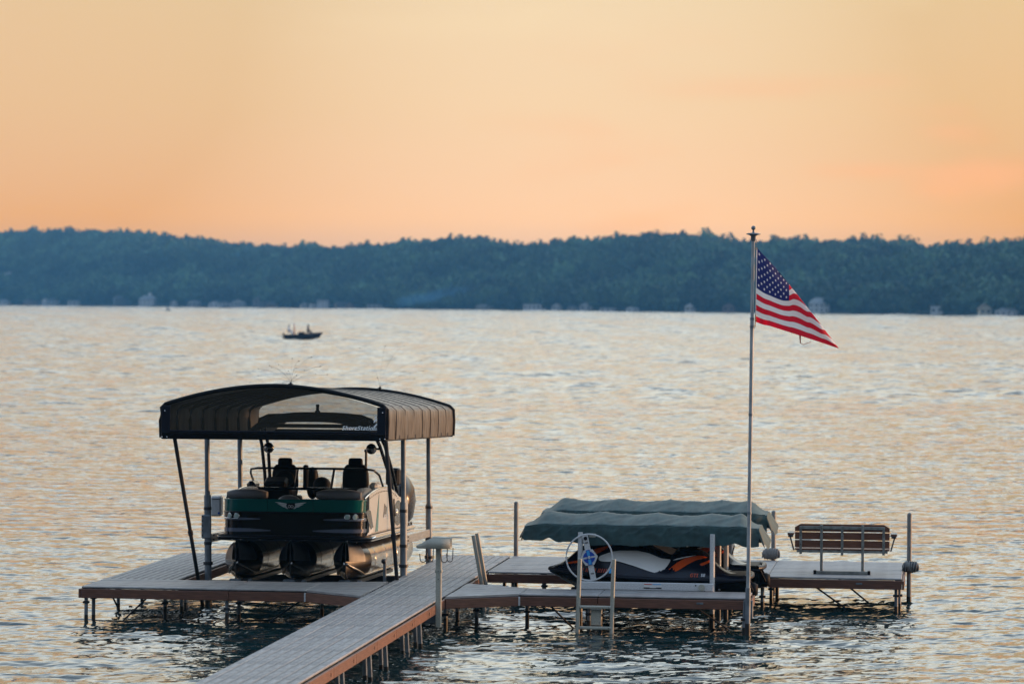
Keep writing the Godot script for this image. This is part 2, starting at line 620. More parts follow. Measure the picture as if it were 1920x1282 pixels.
func make_lake() -> void:
	var r := RandomNumberGenerator.new()
	r.seed = 77
	for i in 14:
		var lam := 1.1 * pow(6.0, r.randf())
		var k := TAU / lam
		var a := r.randfn(deg_to_rad(84.0), 0.42)
		long_waves.append([k * cos(a), k * sin(a), 0.0019 * pow(lam, 0.85), r.randf() * TAU])
	var n1 := FastNoiseLite.new()
	n1.seed = 11
	n1.frequency = 1.6
	n1.fractal_octaves = 2
	n1.noise_type = FastNoiseLite.TYPE_SIMPLEX_SMOOTH
	var n2 := FastNoiseLite.new()
	n2.seed = 12
	n2.frequency = 4.2
	n2.fractal_octaves = 2
	n2.noise_type = FastNoiseLite.TYPE_SIMPLEX_SMOOTH
	var gust := FastNoiseLite.new()
	gust.seed = 21
	gust.frequency = 0.02
	gust.fractal_octaves = 3
	var m := paint("lake_water", Color(0.007, 0.027, 0.029), 0.05)
	m.metallic_specular = 0.7
	m.uv1_triplanar = true
	m.uv1_world_triplanar = true
	m.uv1_scale = Vector3.ONE * 0.125
	m.normal_enabled = true
	m.normal_texture = ImageTexture.create_from_image(ripple_image(640, 64, 4.0, 90.0, 8, 0.138))
	# columns fan out from the shore, rows grow longer with distance; the far sheet has fewer columns
	var near_cols := PackedFloat32Array()
	var far_cols := PackedFloat32Array()
	var flank := [0.36, 0.42, 0.5, 0.8, 1.5, 3.0, 6.0]
	for i in flank.size():
		near_cols.append(-flank[flank.size() - 1 - i])
		far_cols.append(-flank[flank.size() - 1 - i])
	for i in 551:
		near_cols.append(-0.31 + 0.62 * i / 550.0)
	for i in 201:
		far_cols.append(-0.31 + 0.62 * i / 200.0)
	for c in flank:
		near_cols.append(c)
		far_cols.append(c)
	var near_rows := PackedFloat32Array()
	var far_rows := PackedFloat32Array()
	var d := 6.0
	while d < 30.0:
		near_rows.append(d)
		d += 0.5
	while d < 190.0:
		near_rows.append(d)
		d += 0.052 * pow(d / 45.0, 1.35)
	near_rows.append(190.0)
	d = 190.0
	while d < 2800.0:
		far_rows.append(d)
		d += minf(0.36 * pow(d / 190.0, 0.9), 1.5)
	far_rows.append_array(PackedFloat32Array([2900.0, 3200.0, 3700.0]))
	var chop := []
	for i in 6:
		chop.append([TAU / r.randf_range(4.6, 13.0), r.randf_range(-1.0, 1.0), r.randf() * TAU])
	var mesh := ArrayMesh.new()
	for part in 2:
		var cols := near_cols if part == 0 else far_cols
		var rows := near_rows if part == 0 else far_rows
		var nc := cols.size()
		var nr := rows.size()
		var verts := PackedVector3Array()
		verts.resize(nc * nr)
		for j in nr:
			var dist := rows[j]
			var seam := smoothstep(0.0, 2.5, absf(dist - 190.0))
			var fade_small := smoothstep(26.0, 31.0, dist) * seam
			var fade_long := smoothstep(20.0, 30.0, dist) * seam * (1.0 - smoothstep(500.0, 900.0, dist))
			var fade_chop := seam * (1.0 - smoothstep(2650.0, 2780.0, dist)) * (smoothstep(100.0, 190.0, dist) if part == 0 else 1.0)
			var dz := rows[mini(j + 1, nr - 1)] - dist
			for i in nc:
				var x := dist * cols[i]
				var y := 0.0
				if absf(cols[i]) < 0.4 and fade_long + fade_chop > 0.0:
					var calm := 0.95 + 0.75 * gust.get_noise_2d(x * 0.5, -dist * 1.6)
					if part == 0:
						y = fade_long * wave_height(x, -dist, fade_small * (1.0 - 0.6 * fade_chop), calm, n1, n2)
					elif fade_long > 0.0:
						y = fade_long * wave_height(x, -dist, 0.0, calm, n1, n2)
					if fade_chop > 0.0:
						# short steep chop, its crests a few rows apart
						var c := 0.0
						for w in chop:
							c += sin(w[0] * j + w[1] * cols[i] * 300.0 + w[2]) / w[0]
						y += c * dz * 0.062 * calm * fade_chop
				verts[j * nc + i] = Vector3(x, y, -dist)
		var normals := PackedVector3Array()
		normals.resize(nc * nr)
		for j in nr:
			for i in nc:
				var a := verts[j * nc + maxi(i - 1, 0)]
				var b := verts[j * nc + mini(i + 1, nc - 1)]
				var c := verts[maxi(j - 1, 0) * nc + i]
				var e := verts[mini(j + 1, nr - 1) * nc + i]
				var n := (b - a).cross(c - e).normalized()
				normals[j * nc + i] = n if n.y > 0.0 else -n
		var index := PackedInt32Array()
		index.resize((nr - 1) * (nc - 1) * 6)
		var k := 0
		for j in nr - 1:
			for i in nc - 1:
				var a := j * nc + i
				index[k] = a
				index[k + 1] = a + nc
				index[k + 2] = a + nc + 1
				index[k + 3] = a
				index[k + 4] = a + nc + 1
				index[k + 5] = a + 1
				k += 6
		var arrays := []
		arrays.resize(Mesh.ARRAY_MAX)
		arrays[Mesh.ARRAY_VERTEX] = verts
		arrays[Mesh.ARRAY_NORMAL] = normals
		arrays[Mesh.ARRAY_INDEX] = index
		mesh.add_surface_from_arrays(Mesh.PRIMITIVE_TRIANGLES, arrays)
		mesh.surface_set_material(part, m)
	var lake := MeshInstance3D.new()
	lake.name = "lake"
	lake.mesh = mesh
	add_child(lake)
	tag(lake, "rippled lake water reflecting the pale sunset sky", "", "", "structure")


# ---------------------------------------------------------------- the far shore

func shore_distance(a: float) -> float:
	return curve_at([[-0.7, 3450.0], [-0.3, 3100.0], [-0.16, 2731.0], [-0.0934, 2414.0], [-0.0267, 2163.0], [0.04, 1900.0], [0.1066, 1697.0], [0.16, 1533.0], [0.3, 1250.0], [0.7, 900.0]], a)


func skyline(a: float) -> float:
	# height above the lake of the tree tops along the ridge
	var px := 960.0 + 6000.0 * a
	var y := curve_at([[-2000.0, 455.0], [-600.0, 440.0], [0.0, 434.0], [180.0, 431.0], [300.0, 439.0], [400.0, 451.0], [455.0, 460.0], [540.0, 462.0], [640.0, 461.0], [760.0, 453.0], [890.0, 446.0], [960.0, 455.0], [1050.0, 457.0], [1130.0, 449.0], [1200.0, 441.0], [1280.0, 438.0], [1345.0, 443.0], [1392.0, 455.0], [1450.0, 452.0], [1520.0, 456.0], [1620.0, 452.0], [1690.0, 455.0], [1735.0, 464.0], [1800.0, 461.0], [1870.0, 459.0], [1920.0, 453.0], [2500.0, 440.0], [4000.0, 455.0]], px)
	var horizon := 567.0 + (px - 960.0) * 0.0061
	return EYE_HEIGHT + (horizon - y) / 6000.0 * ridge_distance(a)


func ridge_distance(a: float) -> float:
	return shore_distance(a) + 430.0


var hill_noise := FastNoiseLite.new()
var house_spots := []

func hill_height(a: float, back: float) -> float:
	var top := skyline(a) - 14.5
	var t := back / 430.0
	var rise := 1.2 * smoothstep(0.0, 0.05, t) + (top - 1.2) * (0.35 * smoothstep(0.0, 0.5, t) + 0.65 * smoothstep(0.15, 1.0, t))
	if t > 1.0:
		rise = top - (t - 1.0) * 10.0
	var x := a * 2400.0
	var bump := hill_noise.get_noise_2d(x, back * 1.3) * 7.0 * smoothstep(0.03, 0.3, t) * (1.0 - smoothstep(0.75, 1.0, t))
	return rise + bump - 1.6 * (1.0 - smoothstep(-0.02, 0.02, t))


func hill_point(a: float, back: float) -> Vector3:
	var dist := shore_distance(a) + back
	return Vector3(a * dist, hill_height(a, back), -dist)


func crown_mesh(s: int, squat: float, conifer: bool) -> ArrayMesh:
	# a crown of many leaf clumps: small tilted faces spread through an uneven volume round a lumpy core
	var r := RandomNumberGenerator.new()
	r.seed = s
	var st := mb()
	st.set_smooth_group(-1)
	if conifer:
		for i in 9:
			var t := i / 9.0
			var rad := (1.0 - t) * 0.42 + 0.03
			var n := 9
			for k in n:
				var a := TAU * (k + r.randf() * 0.6) / n
				var o := Vector3(cos(a), 0, sin(a)) * rad * r.randf_range(0.7, 1.15)
				var side := Vector3(-sin(a), 0, cos(a)) * rad * 0.45
				var y := -0.5 + t * 1.9
				tri(st, Vector3(0, y + 0.34, 0), o + side + Vector3(0, y - 0.05, 0), o - side + Vector3(0, y - 0.05, 0))
		return done(st)
	var lobes := []
	for i in 9:
		var v := Vector3(r.randfn(), r.randfn() * 0.8, r.randfn()).normalized() * r.randf_range(0.25, 0.62)
		v.y = v.y * squat + 0.05
		lobes.append([v, r.randf_range(0.28, 0.46)])
	for l in lobes:
		var at: Vector3 = l[0]
		var rad: float = l[1]
		for i in 20:
			var dir := Vector3(r.randfn(), r.randfn() * 0.9 + 0.25, r.randfn()).normalized()
			var p := at + dir * rad * r.randf_range(0.75, 1.05)
			var f := frame_of((dir + Vector3(r.randfn(), r.randfn(), r.randfn()) * 0.35).normalized())
			var spin := r.randf() * TAU
			var size := r.randf_range(0.12, 0.2)
			var q := []
			for k in 4:
				var a := spin + TAU * k / 4
				q.append(p + (f.x * cos(a) + f.y * sin(a)) * size * (1.0 if k % 2 else 1.35) - f.z * (0.05 if k % 2 else 0.0))
			quad(st, q[3], q[2], q[1], q[0])
	return done(st)


func make_hills() -> void:
	var soil := grain(paint("hill_soil", Color(0.035, 0.05, 0.022), 0.95), mats.blotch, Vector3(0.03, 0.03, 0.03), null, 0.0, true)
	var st := mb()
	st.set_smooth_group(1)
	var steps := [-20.0, 0.0, 8.0, 20.0, 40.0, 70.0, 110.0, 160.0, 220.0, 290.0, 360.0, 430.0, 520.0, 700.0, 1000.0]
	var na := 220
	for i in na:
		var a0 := -0.7 + 1.4 * i / na
		var a1 := -0.7 + 1.4 * (i + 1) / na
		for k in steps.size() - 1:
			quad(st, hill_point(a0, steps[k]), hill_point(a0, steps[k + 1]), hill_point(a1, steps[k + 1]), hill_point(a1, steps[k]))
	tag(obj("hills", st, soil), "long wooded ridge along the far side of the lake", "", "", "structure")

	var leaf := paint("foliage", Color(1, 1, 1), 0.8)
	leaf.vertex_color_use_as_albedo = true
	leaf.backlight_enabled = true
	leaf.backlight = Color(0.3, 0.3, 0.3)
	var r := RandomNumberGenerator.new()
	r.seed = 31
	var kinds := [crown_mesh(1, 1.0, false), crown_mesh(2, 0.8, false), crown_mesh(3, 1.25, false), crown_mesh(4, 1.0, true)]
	var where := [[], [], [], []]
	var tints := [[], [], [], []]
	var grove := FastNoiseLite.new()
	grove.seed = 8
	grove.frequency = 0.014
	grove.fractal_octaves = 3
	var a := -0.42
	while a < 0.42:
		var seen := absf(a) < 0.2
		var back := 4.0
		while back < 520.0:
			var aa := a + r.randfn() * 0.0013
			var bb := back + r.randfn() * 3.0
			var p := hill_point(aa, maxf(bb, 3.0))
			var clear := false
			for spot_at in house_spots:
				if bb < spot_at[1] + 3.0 and absf(aa - spot_at[0]) < spot_at[2] and bb > spot_at[1] - 34.0:
					clear = true
			if clear:
				back += 5.0
				continue
			var patch := grove.get_noise_2d(p.x, p.z)
			var kind := r.randi() % 3
			if r.randf() < 0.09 * maxf(patch, 0.0) * (1.0 - smoothstep(250.0, 330.0, back)):
				kind = 3
			var size := r.randf_range(5.0, 8.4) * (1.0 + 0.25 * patch)
			if back < 14.0:
				size *= r.randf_range(0.45, 0.95)
			var tall := size * r.randf_range(0.9, 1.15)
			var lift := tall * 0.75 + r.randf_range(1.0, 4.0) * clampf(back / 60.0, 0.2, 1.0)
			where[kind].append(Transform3D(Basis(Vector3.UP, r.randf() * TAU).scaled(Vector3(size, tall, size)), p + Vector3(0, lift, 0)))
			var g := r.randf_range(0.55, 1.5) * maxf(0.25, 1.05 + 2.0 * patch)
			tints[kind].append(Color(0.031, 0.06, 0.03) * g if kind < 3 else Color(0.025, 0.05, 0.028) * g)
			back += (r.randf_range(6.0, 9.5) if seen else r.randf_range(11.0, 16.0)) * (1.0 + back / 900.0)
		a += 0.0026 if seen else 0.0042
	for k in 4:
		var mm := MultiMesh.new()
		mm.transform_format = MultiMesh.TRANSFORM_3D
		mm.use_colors = true
		mm.mesh = kinds[k]
		mm.instance_count = where[k].size()
		for i in where[k].size():
			mm.set_instance_transform(i, where[k][i])
			mm.set_instance_color(i, tints[k][i])
		var o := MultiMeshInstance3D.new()
		o.name = numbered("forest")
		o.multimesh = mm
		o.material_override = leaf
		add_child(o)
		tag(o, ["broad leafy trees covering the far hills", "low rounded leafy trees among the far hill woods", "taller leafy trees in the woods on the far hills", "pointed conifers scattered through the far woods"][k], "forest", "", "stuff")


# ---------------------------------------------------------------- houses and boathouses on the far shore

func pixel_a(px: float) -> float:
	return (px - 960.0) / 6000.0


func house(px: float, wide: float, tall: float, back: float, wall: Color, roof: Color, style: String, label: String, floors := 1) -> void:
	# stands on the far shore facing the lake: walls, roof, windows, door
	var a := pixel_a(px)
	var dist := shore_distance(a) + back
	var ground := hill_height(a, back)
	house_spots.append([a, back, (wide * 0.5 + 7.0) / dist])
	var at := Vector3(a * dist, ground, -dist)
	var face := Basis(Vector3.UP, rng.randf_range(-0.35, 0.35) - atan(a) * 0.5)
	var h := thing("lake_house", label, "house", at, face, "houses along the far shore")
	var wm := grain(paint("house_wall", wall, 0.7), mats.blotch, Vector3(0.2, 0.2, 0.2))
	var rm := grain(paint("house_roof", roof, 0.8), mats.blotch, Vector3(0.2, 0.2, 0.2))
	var deep := maxf(wide * 0.6, 6.0)
	var eave := tall * (0.62 if style != "flat" else 0.86)
	var st := mb()
	if style == "gable":
		prism(st, PackedVector2Array([Vector2(-wide / 2, -1.5), Vector2(wide / 2, -1.5), Vector2(wide / 2, eave), Vector2(0, tall - 0.15), Vector2(-wide / 2, eave)]), deep)
	else:
		box(st, Vector3(wide, eave + 1.5, deep), Vector3(0, (eave - 1.5) / 2, 0))
	obj("wall", st, wm, h)
	st = mb()
	var o := 0.5
	if style == "gable":
		for s in [-1, 1]:
			var slope := Vector2(wide / 2 + o, tall - eave + o * (tall - eave) / (wide / 2))
			var b := Basis(Vector3.BACK, -s * atan2(slope.y, slope.x))
			box(st, Vector3(slope.length(), 0.3, deep + 2 * o), Vector3(s * slope.x / 2, tall - slope.y / 2 + 0.1, 0), b)
	elif style == "flat":
		box(st, Vector3(wide + 2 * o, tall - eave, deep + 2 * o), Vector3(0, (tall + eave) / 2, 0))
	else:
		# hipped: the ridge runs along the front
		st.set_smooth_group(-1)
		var w := wide / 2 + o
		var d := deep / 2 + o
		var r := maxf(w - d * 0.8, 0.4)
		var e0 := Vector3(-w, eave, d)
		var e1 := Vector3(w, eave, d)
		var e2 := Vector3(w, eave, -d)
		var e3 := Vector3(-w, eave, -d)
		var r0 := Vector3(-r, tall, 0)
		var r1 := Vector3(r, tall, 0)
		quad(st, e0, r0, r1, e1)
		quad(st, e2, r1, r0, e3)
		tri(st, e1, r1, e2)
		tri(st, e3, r0, e0)
		quad(st, e0, e1, e2, e3)
	var roof_part := obj("roof", st, rm, h)
	if style == "cupola":
		st = mb()
		box(st, Vector3(1.8, 2.4, 1.8), Vector3(wide * 0.1, tall + 0.9, 0))
		obj("cupola", st, wm, roof_part)
	elif wide > 10.0:
		st = mb()
		box(st, Vector3(1.0, 2.2, 1.0), Vector3(wide * 0.27, tall - 0.2, -deep * 0.12))
		obj("chimney", st, paint("chimney_brick", Color(0.2, 0.13, 0.1), 0.8), roof_part)
	# windows and a door on the side towards the lake
	var count := clampi(int(wide / 2.7), 2, 8)
	var rise := eave / floors
	for f in floors:
		for i in count:
			var x := (i + 0.5) / count * wide - wide / 2
			st = mb()
			box(st, Vector3(wide / count * 0.45, rise * 0.42, 0.12), Vector3(x, f * rise + rise * 0.52, deep / 2 + 0.05))
			obj("window" if not (f == 0 and i == count / 2) else "door", st, mats.window_dark, h)


func make_houses() -> void:
	var g := paint("window_dark", Color(0.03, 0.035, 0.04), 0.1)
	g.metallic_specular = 0.6
	var pale := Color(0.86, 0.86, 0.84)
	var grey := Color(0.55, 0.56, 0.56)
	var cream := Color(0.8, 0.7, 0.5)
	var brown := Color(0.34, 0.24, 0.19)
	var dark := Color(0.07, 0.075, 0.085)
	var slate := Color(0.26, 0.27, 0.28)
	house(8, 10, 4.5, 12, pale, slate, "hip", "low whitish house at the left end of the far shore")
	house(15, 12, 6, 150, grey, slate, "gable", "grey house up among the trees above the left shore", 2)
	house(57, 13, 5, 14, brown, dark, "hip", "brown cottage near the left end of the far shore")
	house(84, 5.5, 6, 10, pale, slate, "gable", "tiny white gabled boathouse right of a brown cottage")
	house(100, 10, 5.5, 16, grey, dark, "hip", "grey hip roofed house at the left of the far shore")
	house(138, 10, 4.5, 9, pale, slate, "flat", "low pale flat roofed house near the water on the left")
	house(229, 14, 8.5, 16, Color(0.13, 0.14, 0.16), dark, "hip", "dark two storey house left of the big pale one", 2)
	house(277, 13, 8.0, 16, pale, Color(0.3, 0.32, 0.34), "cupola", "big pale house with a small cupola on its roof", 2)
	house(325, 5.5, 5, 10, pale, slate, "gable", "small white gabled house behind the tiny far motorboat")
	house(363, 10, 4.5, 12, grey, slate, "hip", "grey low house right of the small white gabled one")
	house(402, 8, 4.5, 10, pale, slate, "gable", "white gabled cottage above the moored far boat")
	house(421, 9, 4.5, 12, pale, dark, "hip", "white hip roofed cottage just right of a gabled one")
	house(446, 11, 5.5, 15, grey, dark, "gable", "wide grey gabled house left of the tall gabled one", 1)
	house(487, 10, 8, 16, Color(0.26, 0.24, 0.24), dark, "gable", "tall dull gabled house far behind the boat canopy", 2)
	house(510, 8, 4.5, 10, brown, dark, "hip", "small brown cottage right of the tall gabled house")
	house(571, 6.5, 4.2, 10, pale, slate, "gable", "little white house straight above the fishing boat")
	house(586, 4, 3.6, 8, pale, slate, "flat", "tiny white boathouse between two white houses")
	house(607, 8.5, 6, 12, pale, slate, "flat", "boxy white two storey house right of the fishing boat", 2)
	house(640, 10, 4.2, 14, Color(0.24, 0.19, 0.17), dark, "hip", "dim reddish cottage right of the boxy white house")
	house(655, 6, 4.0, 10, brown, dark, "gable", "dim little gabled cottage on the shore above the canopy")
	house(703, 10, 3.2, 9, grey, slate, "flat", "long low grey boathouse left of the smoke")
	house(908, 11, 3.4, 10, grey, slate, "hip", "low grey cottage on the shore right of the smoke")
	house(1004, 14, 4.2, 10, pale, slate, "flat", "long low white building near the middle of the far shore", 1)
	house(1044, 6, 4.6, 10, pale, slate, "gable", "white gabled cottage right of the long white building")
	house(1073, 5.5, 3.6, 12, grey, dark, "hip", "small grey cottage between two white ones mid shore")
	house(1100, 8, 5.0, 12, grey, slate, "gable", "pale grey gabled house in mid shore")
	house(1142, 10, 2.6, 6, pale, slate, "flat", "very low pale boathouse at the water in mid shore")
	house(1186, 7.5, 3.0, 7, pale, grey, "hip", "low white cottage left of the flag pole")
	house(1295, 6, 4.5, 12, pale, grey, "hip", "pale hip roofed house well left of the flag pole")
	house(1368, 7, 5.0, 14, Color(0.24, 0.15, 0.13), dark, "gable", "dull reddish house just left of the flag pole")
	house(1537, 11, 8, 14, pale, Color(0.4, 0.42, 0.44), "hip", "large white two storey house beside the tip of the flag", 2)
	house(1718, 5, 5, 60, grey, dark, "gable", "grey gabled house half hidden in trees on the right", 1)
	house(1758, 6, 4.6, 12, pale, slate, "flat", "pale flat roofed house on the right of the far shore")
	house(1847, 6, 5.2, 12, cream, Color(0.3, 0.2, 0.12), "gable", "cream gabled cottage near the right end of the far shore")
	house(1890, 11, 3.6, 9, pale, slate, "hip", "wide white house at the right end of the far shore")
	house(1905, 6, 5, 110, Color(0.3, 0.14, 0.11), dark, "gable", "reddish house up in the trees at the right end")


func make_smoke() -> void:
	var r := RandomNumberGenerator.new()
	r.seed = 5
	for plume in [[778.0, 568.0, 8, 0.013, 34.0, "thin blue smoke drifting from a fire on the far shore"], [450.0, 480.0, 3, 0.009, 12.0, "small blue wisp of smoke over the wooded ridge on the left"]]:
		var a: float = pixel_a(plume[0])
		var dist := shore_distance(a) - 25.0
		var y0: float = EYE_HEIGHT + (567.0 + (plume[0] - 960.0) * 0.0061 - plume[1]) / 6000.0 * dist
		var o := thing("smoke", plume[5], "", Vector3(a * dist, y0, -dist))
		o.set_meta("kind", "stuff")
		for i in plume[2]:
			var fog := FogVolume.new()
			fog.name = child_name("puff", o)
			fog.shape = RenderingServer.FOG_VOLUME_SHAPE_ELLIPSOID
			var t := float(i) / maxf(plume[2] - 1, 1)
			fog.size = Vector3(r.randf_range(11, 17) * (1.0 + t), r.randf_range(5, 8) * (1.0 + 0.5 * t), 14) * (plume[4] / 34.0 * 0.6 + 0.4)
			fog.position = Vector3(plume[4] * (t - 0.15) * 1.3, 1.5 + 8.0 * t * t + r.randf_range(-1.5, 1.5), r.randf_range(-4, 4))
			var fm := FogMaterial.new()
			fm.density = plume[3] * (1.0 - 0.75 * t)
			fm.albedo = Color(0.45, 0.75, 1.0)
			fog.material = fm
			o.add_child(fog, true)


# ---------------------------------------------------------------- docks

const DECK := 0.6

func plank_mesh(long: float, wide: float, along_z: bool) -> ArrayMesh:
	var st := mb()
	box(st, Vector3(wide - 0.017, 0.035, long - 0.006) if along_z else Vector3(long - 0.006, 0.035, wide - 0.017), Vector3.ZERO, Basis.IDENTITY, 0.012)
	return done(st)


func leg(parent: Node3D, u: float, w: float, r := 0.03, lean := 0.0, top := DECK - 0.1) -> void:
	# a pipe from under the deck to the lake bed, with clamps
	var at := Vector3(u, 0, -w)
	var st := mb()
	rod(st, at + Vector3(lean, -1.3, 0), at + Vector3(0, top, 0), r)
	var pipe := obj("leg", st, mats.galvanised, parent)
	st = mb()
	rod(st, at + Vector3(lean * 0.62, -0.25, 0), at + Vector3(lean * 0.48, 0.14 + 0.05 * sin(u * 7 + w * 3), 0), r * 1.05)
	obj("wet_sleeve", st, mats.wet_metal, pipe)
	st = mb()
	if true:
		var y := top - 0.05 - 0.22 * absf(sin(u * 5.0))
		box(st, Vector3(r * 3.4, 0.04, r * 2.4), at + Vector3(lean * 0.2, y, 0), Basis.IDENTITY, 0.008)
	obj("clamp", st, mats.dark_metal, pipe)


func stilt(parent: Node3D, u: float, w: float, lean: float) -> void:
	# a square galvanised leg, its lower end dark where the lake wets it
	var foot := Vector3(u + lean, -1.3, -w)
	var head := Vector3(u, DECK - 0.12, -w)
	var st := mb()
	bar(st, foot, head, 0.058, 0.058, 0.007)
	var post := obj("leg", st, mats.galvanised, parent)
	st = mb()
	bar(st, foot.lerp(head, 0.55), foot.lerp(head, 0.76), 0.0595, 0.0595, 0.007)
	obj("wet_sleeve", st, mats.wet_metal, post)


func brace(parent: Node3D, a: Vector3, b: Vector3) -> void:
	var st := mb()
	rod(st, a, b, 0.016, 8)
	obj("brace", st, mats.dark_metal, parent)


func dock(label: String, group: String) -> Node3D:
	return thing("dock", label, "dock", dock_origin, dock_basis, group)


func planks(d: Node3D, u0: float, u1: float, w0: float, w1: float, along_w: bool, wide: float, cuts: Array) -> void:
	# boards side by side, cut across at the given places
	var across := (u1 - u0) if along_w else (w1 - w0)
	var n := int(roundf(across / wide))
	var each := across / n
	var meshes := {}
	for c in cuts.size() - 1:
		var long: float = cuts[c + 1] - cuts[c]
		var key := snappedf(long, 0.001)
		if not meshes.has(key):
			meshes[key] = plank_mesh(long, each, along_w)
		for i in n:
			var mid: float = (cuts[c] + cuts[c + 1]) / 2
			var s := (u0 if along_w else w0) + (i + 0.5) * each
			var at := Vector3(s, 0, -mid) if along_w else Vector3(mid, 0, -s)
			at.y = DECK - 0.0175 + rng.randf_range(-0.0015, 0.0015)
			var tilt := Basis(Vector3.BACK if along_w else Vector3.RIGHT, rng.randf_range(-0.004, 0.004))
			put("plank", meshes[key], mats[("deck_long_%d" if along_w else "deck_wide_%d") % (rng.randi() % 4)], d, Transform3D(tilt, at))


func fascia(d: Node3D, a: Vector2, b: Vector2, cuts := 1, thick := 0.04) -> void:
	# facing boards hung under the edge of the deck, (u, w) to (u, w)
	for i in cuts:
		var p := a.lerp(b, float(i) / cuts)
		var q := a.lerp(b, float(i + 1) / cuts)
		var dir := (q - p).normalized()
		p += dir * 0.004
		q -= dir * 0.004
		var st := mb()
		var f := Basis(Vector3(dir.x, 0, -dir.y), Vector3.UP, Vector3(dir.y, 0, dir.x))
		box(st, Vector3((q - p).length(), 0.152, thick), Vector3.ZERO, Basis.IDENTITY, 0.006)
		var mid := (p + q) / 2
		put("fascia_board", done(st), mats["fascia_%d" % (rng.randi() % 4)], d, Transform3D(f, Vector3(mid.x, DECK - 0.043 - 0.076, -mid.y)))


func beam_under(d: Node3D, a: Vector2, b: Vector2) -> void:
	var st := mb()
	bar(st, Vector3(a.x, DECK - 0.11, -a.y), Vector3(b.x, DECK - 0.11, -b.y), 0.05, 0.1)
	obj("joist", st, mats.dark_metal, d)


func gusset(d: Node3D, a: Vector2, b: Vector2, c: Vector2, m: Material) -> void:
	var st := mb()
	var flat := PackedVector2Array([a, b, c])
	prism(st, flat, 0.034, Transform3D(Basis(Vector3.RIGHT, Vector3.FORWARD, Vector3.UP), Vector3(0, DECK - 0.017, 0)))
	obj("corner_panel", st, m, d)


func hinge(d: Node3D, u: float, w: float) -> void:
	var st := mb()
	box(st, Vector3(0.03, 0.15, 0.02), Vector3(u, DECK - 0.115, -w), Basis.IDENTITY, 0.004)
	obj("hinge_plate", st, mats.white_paint, d)


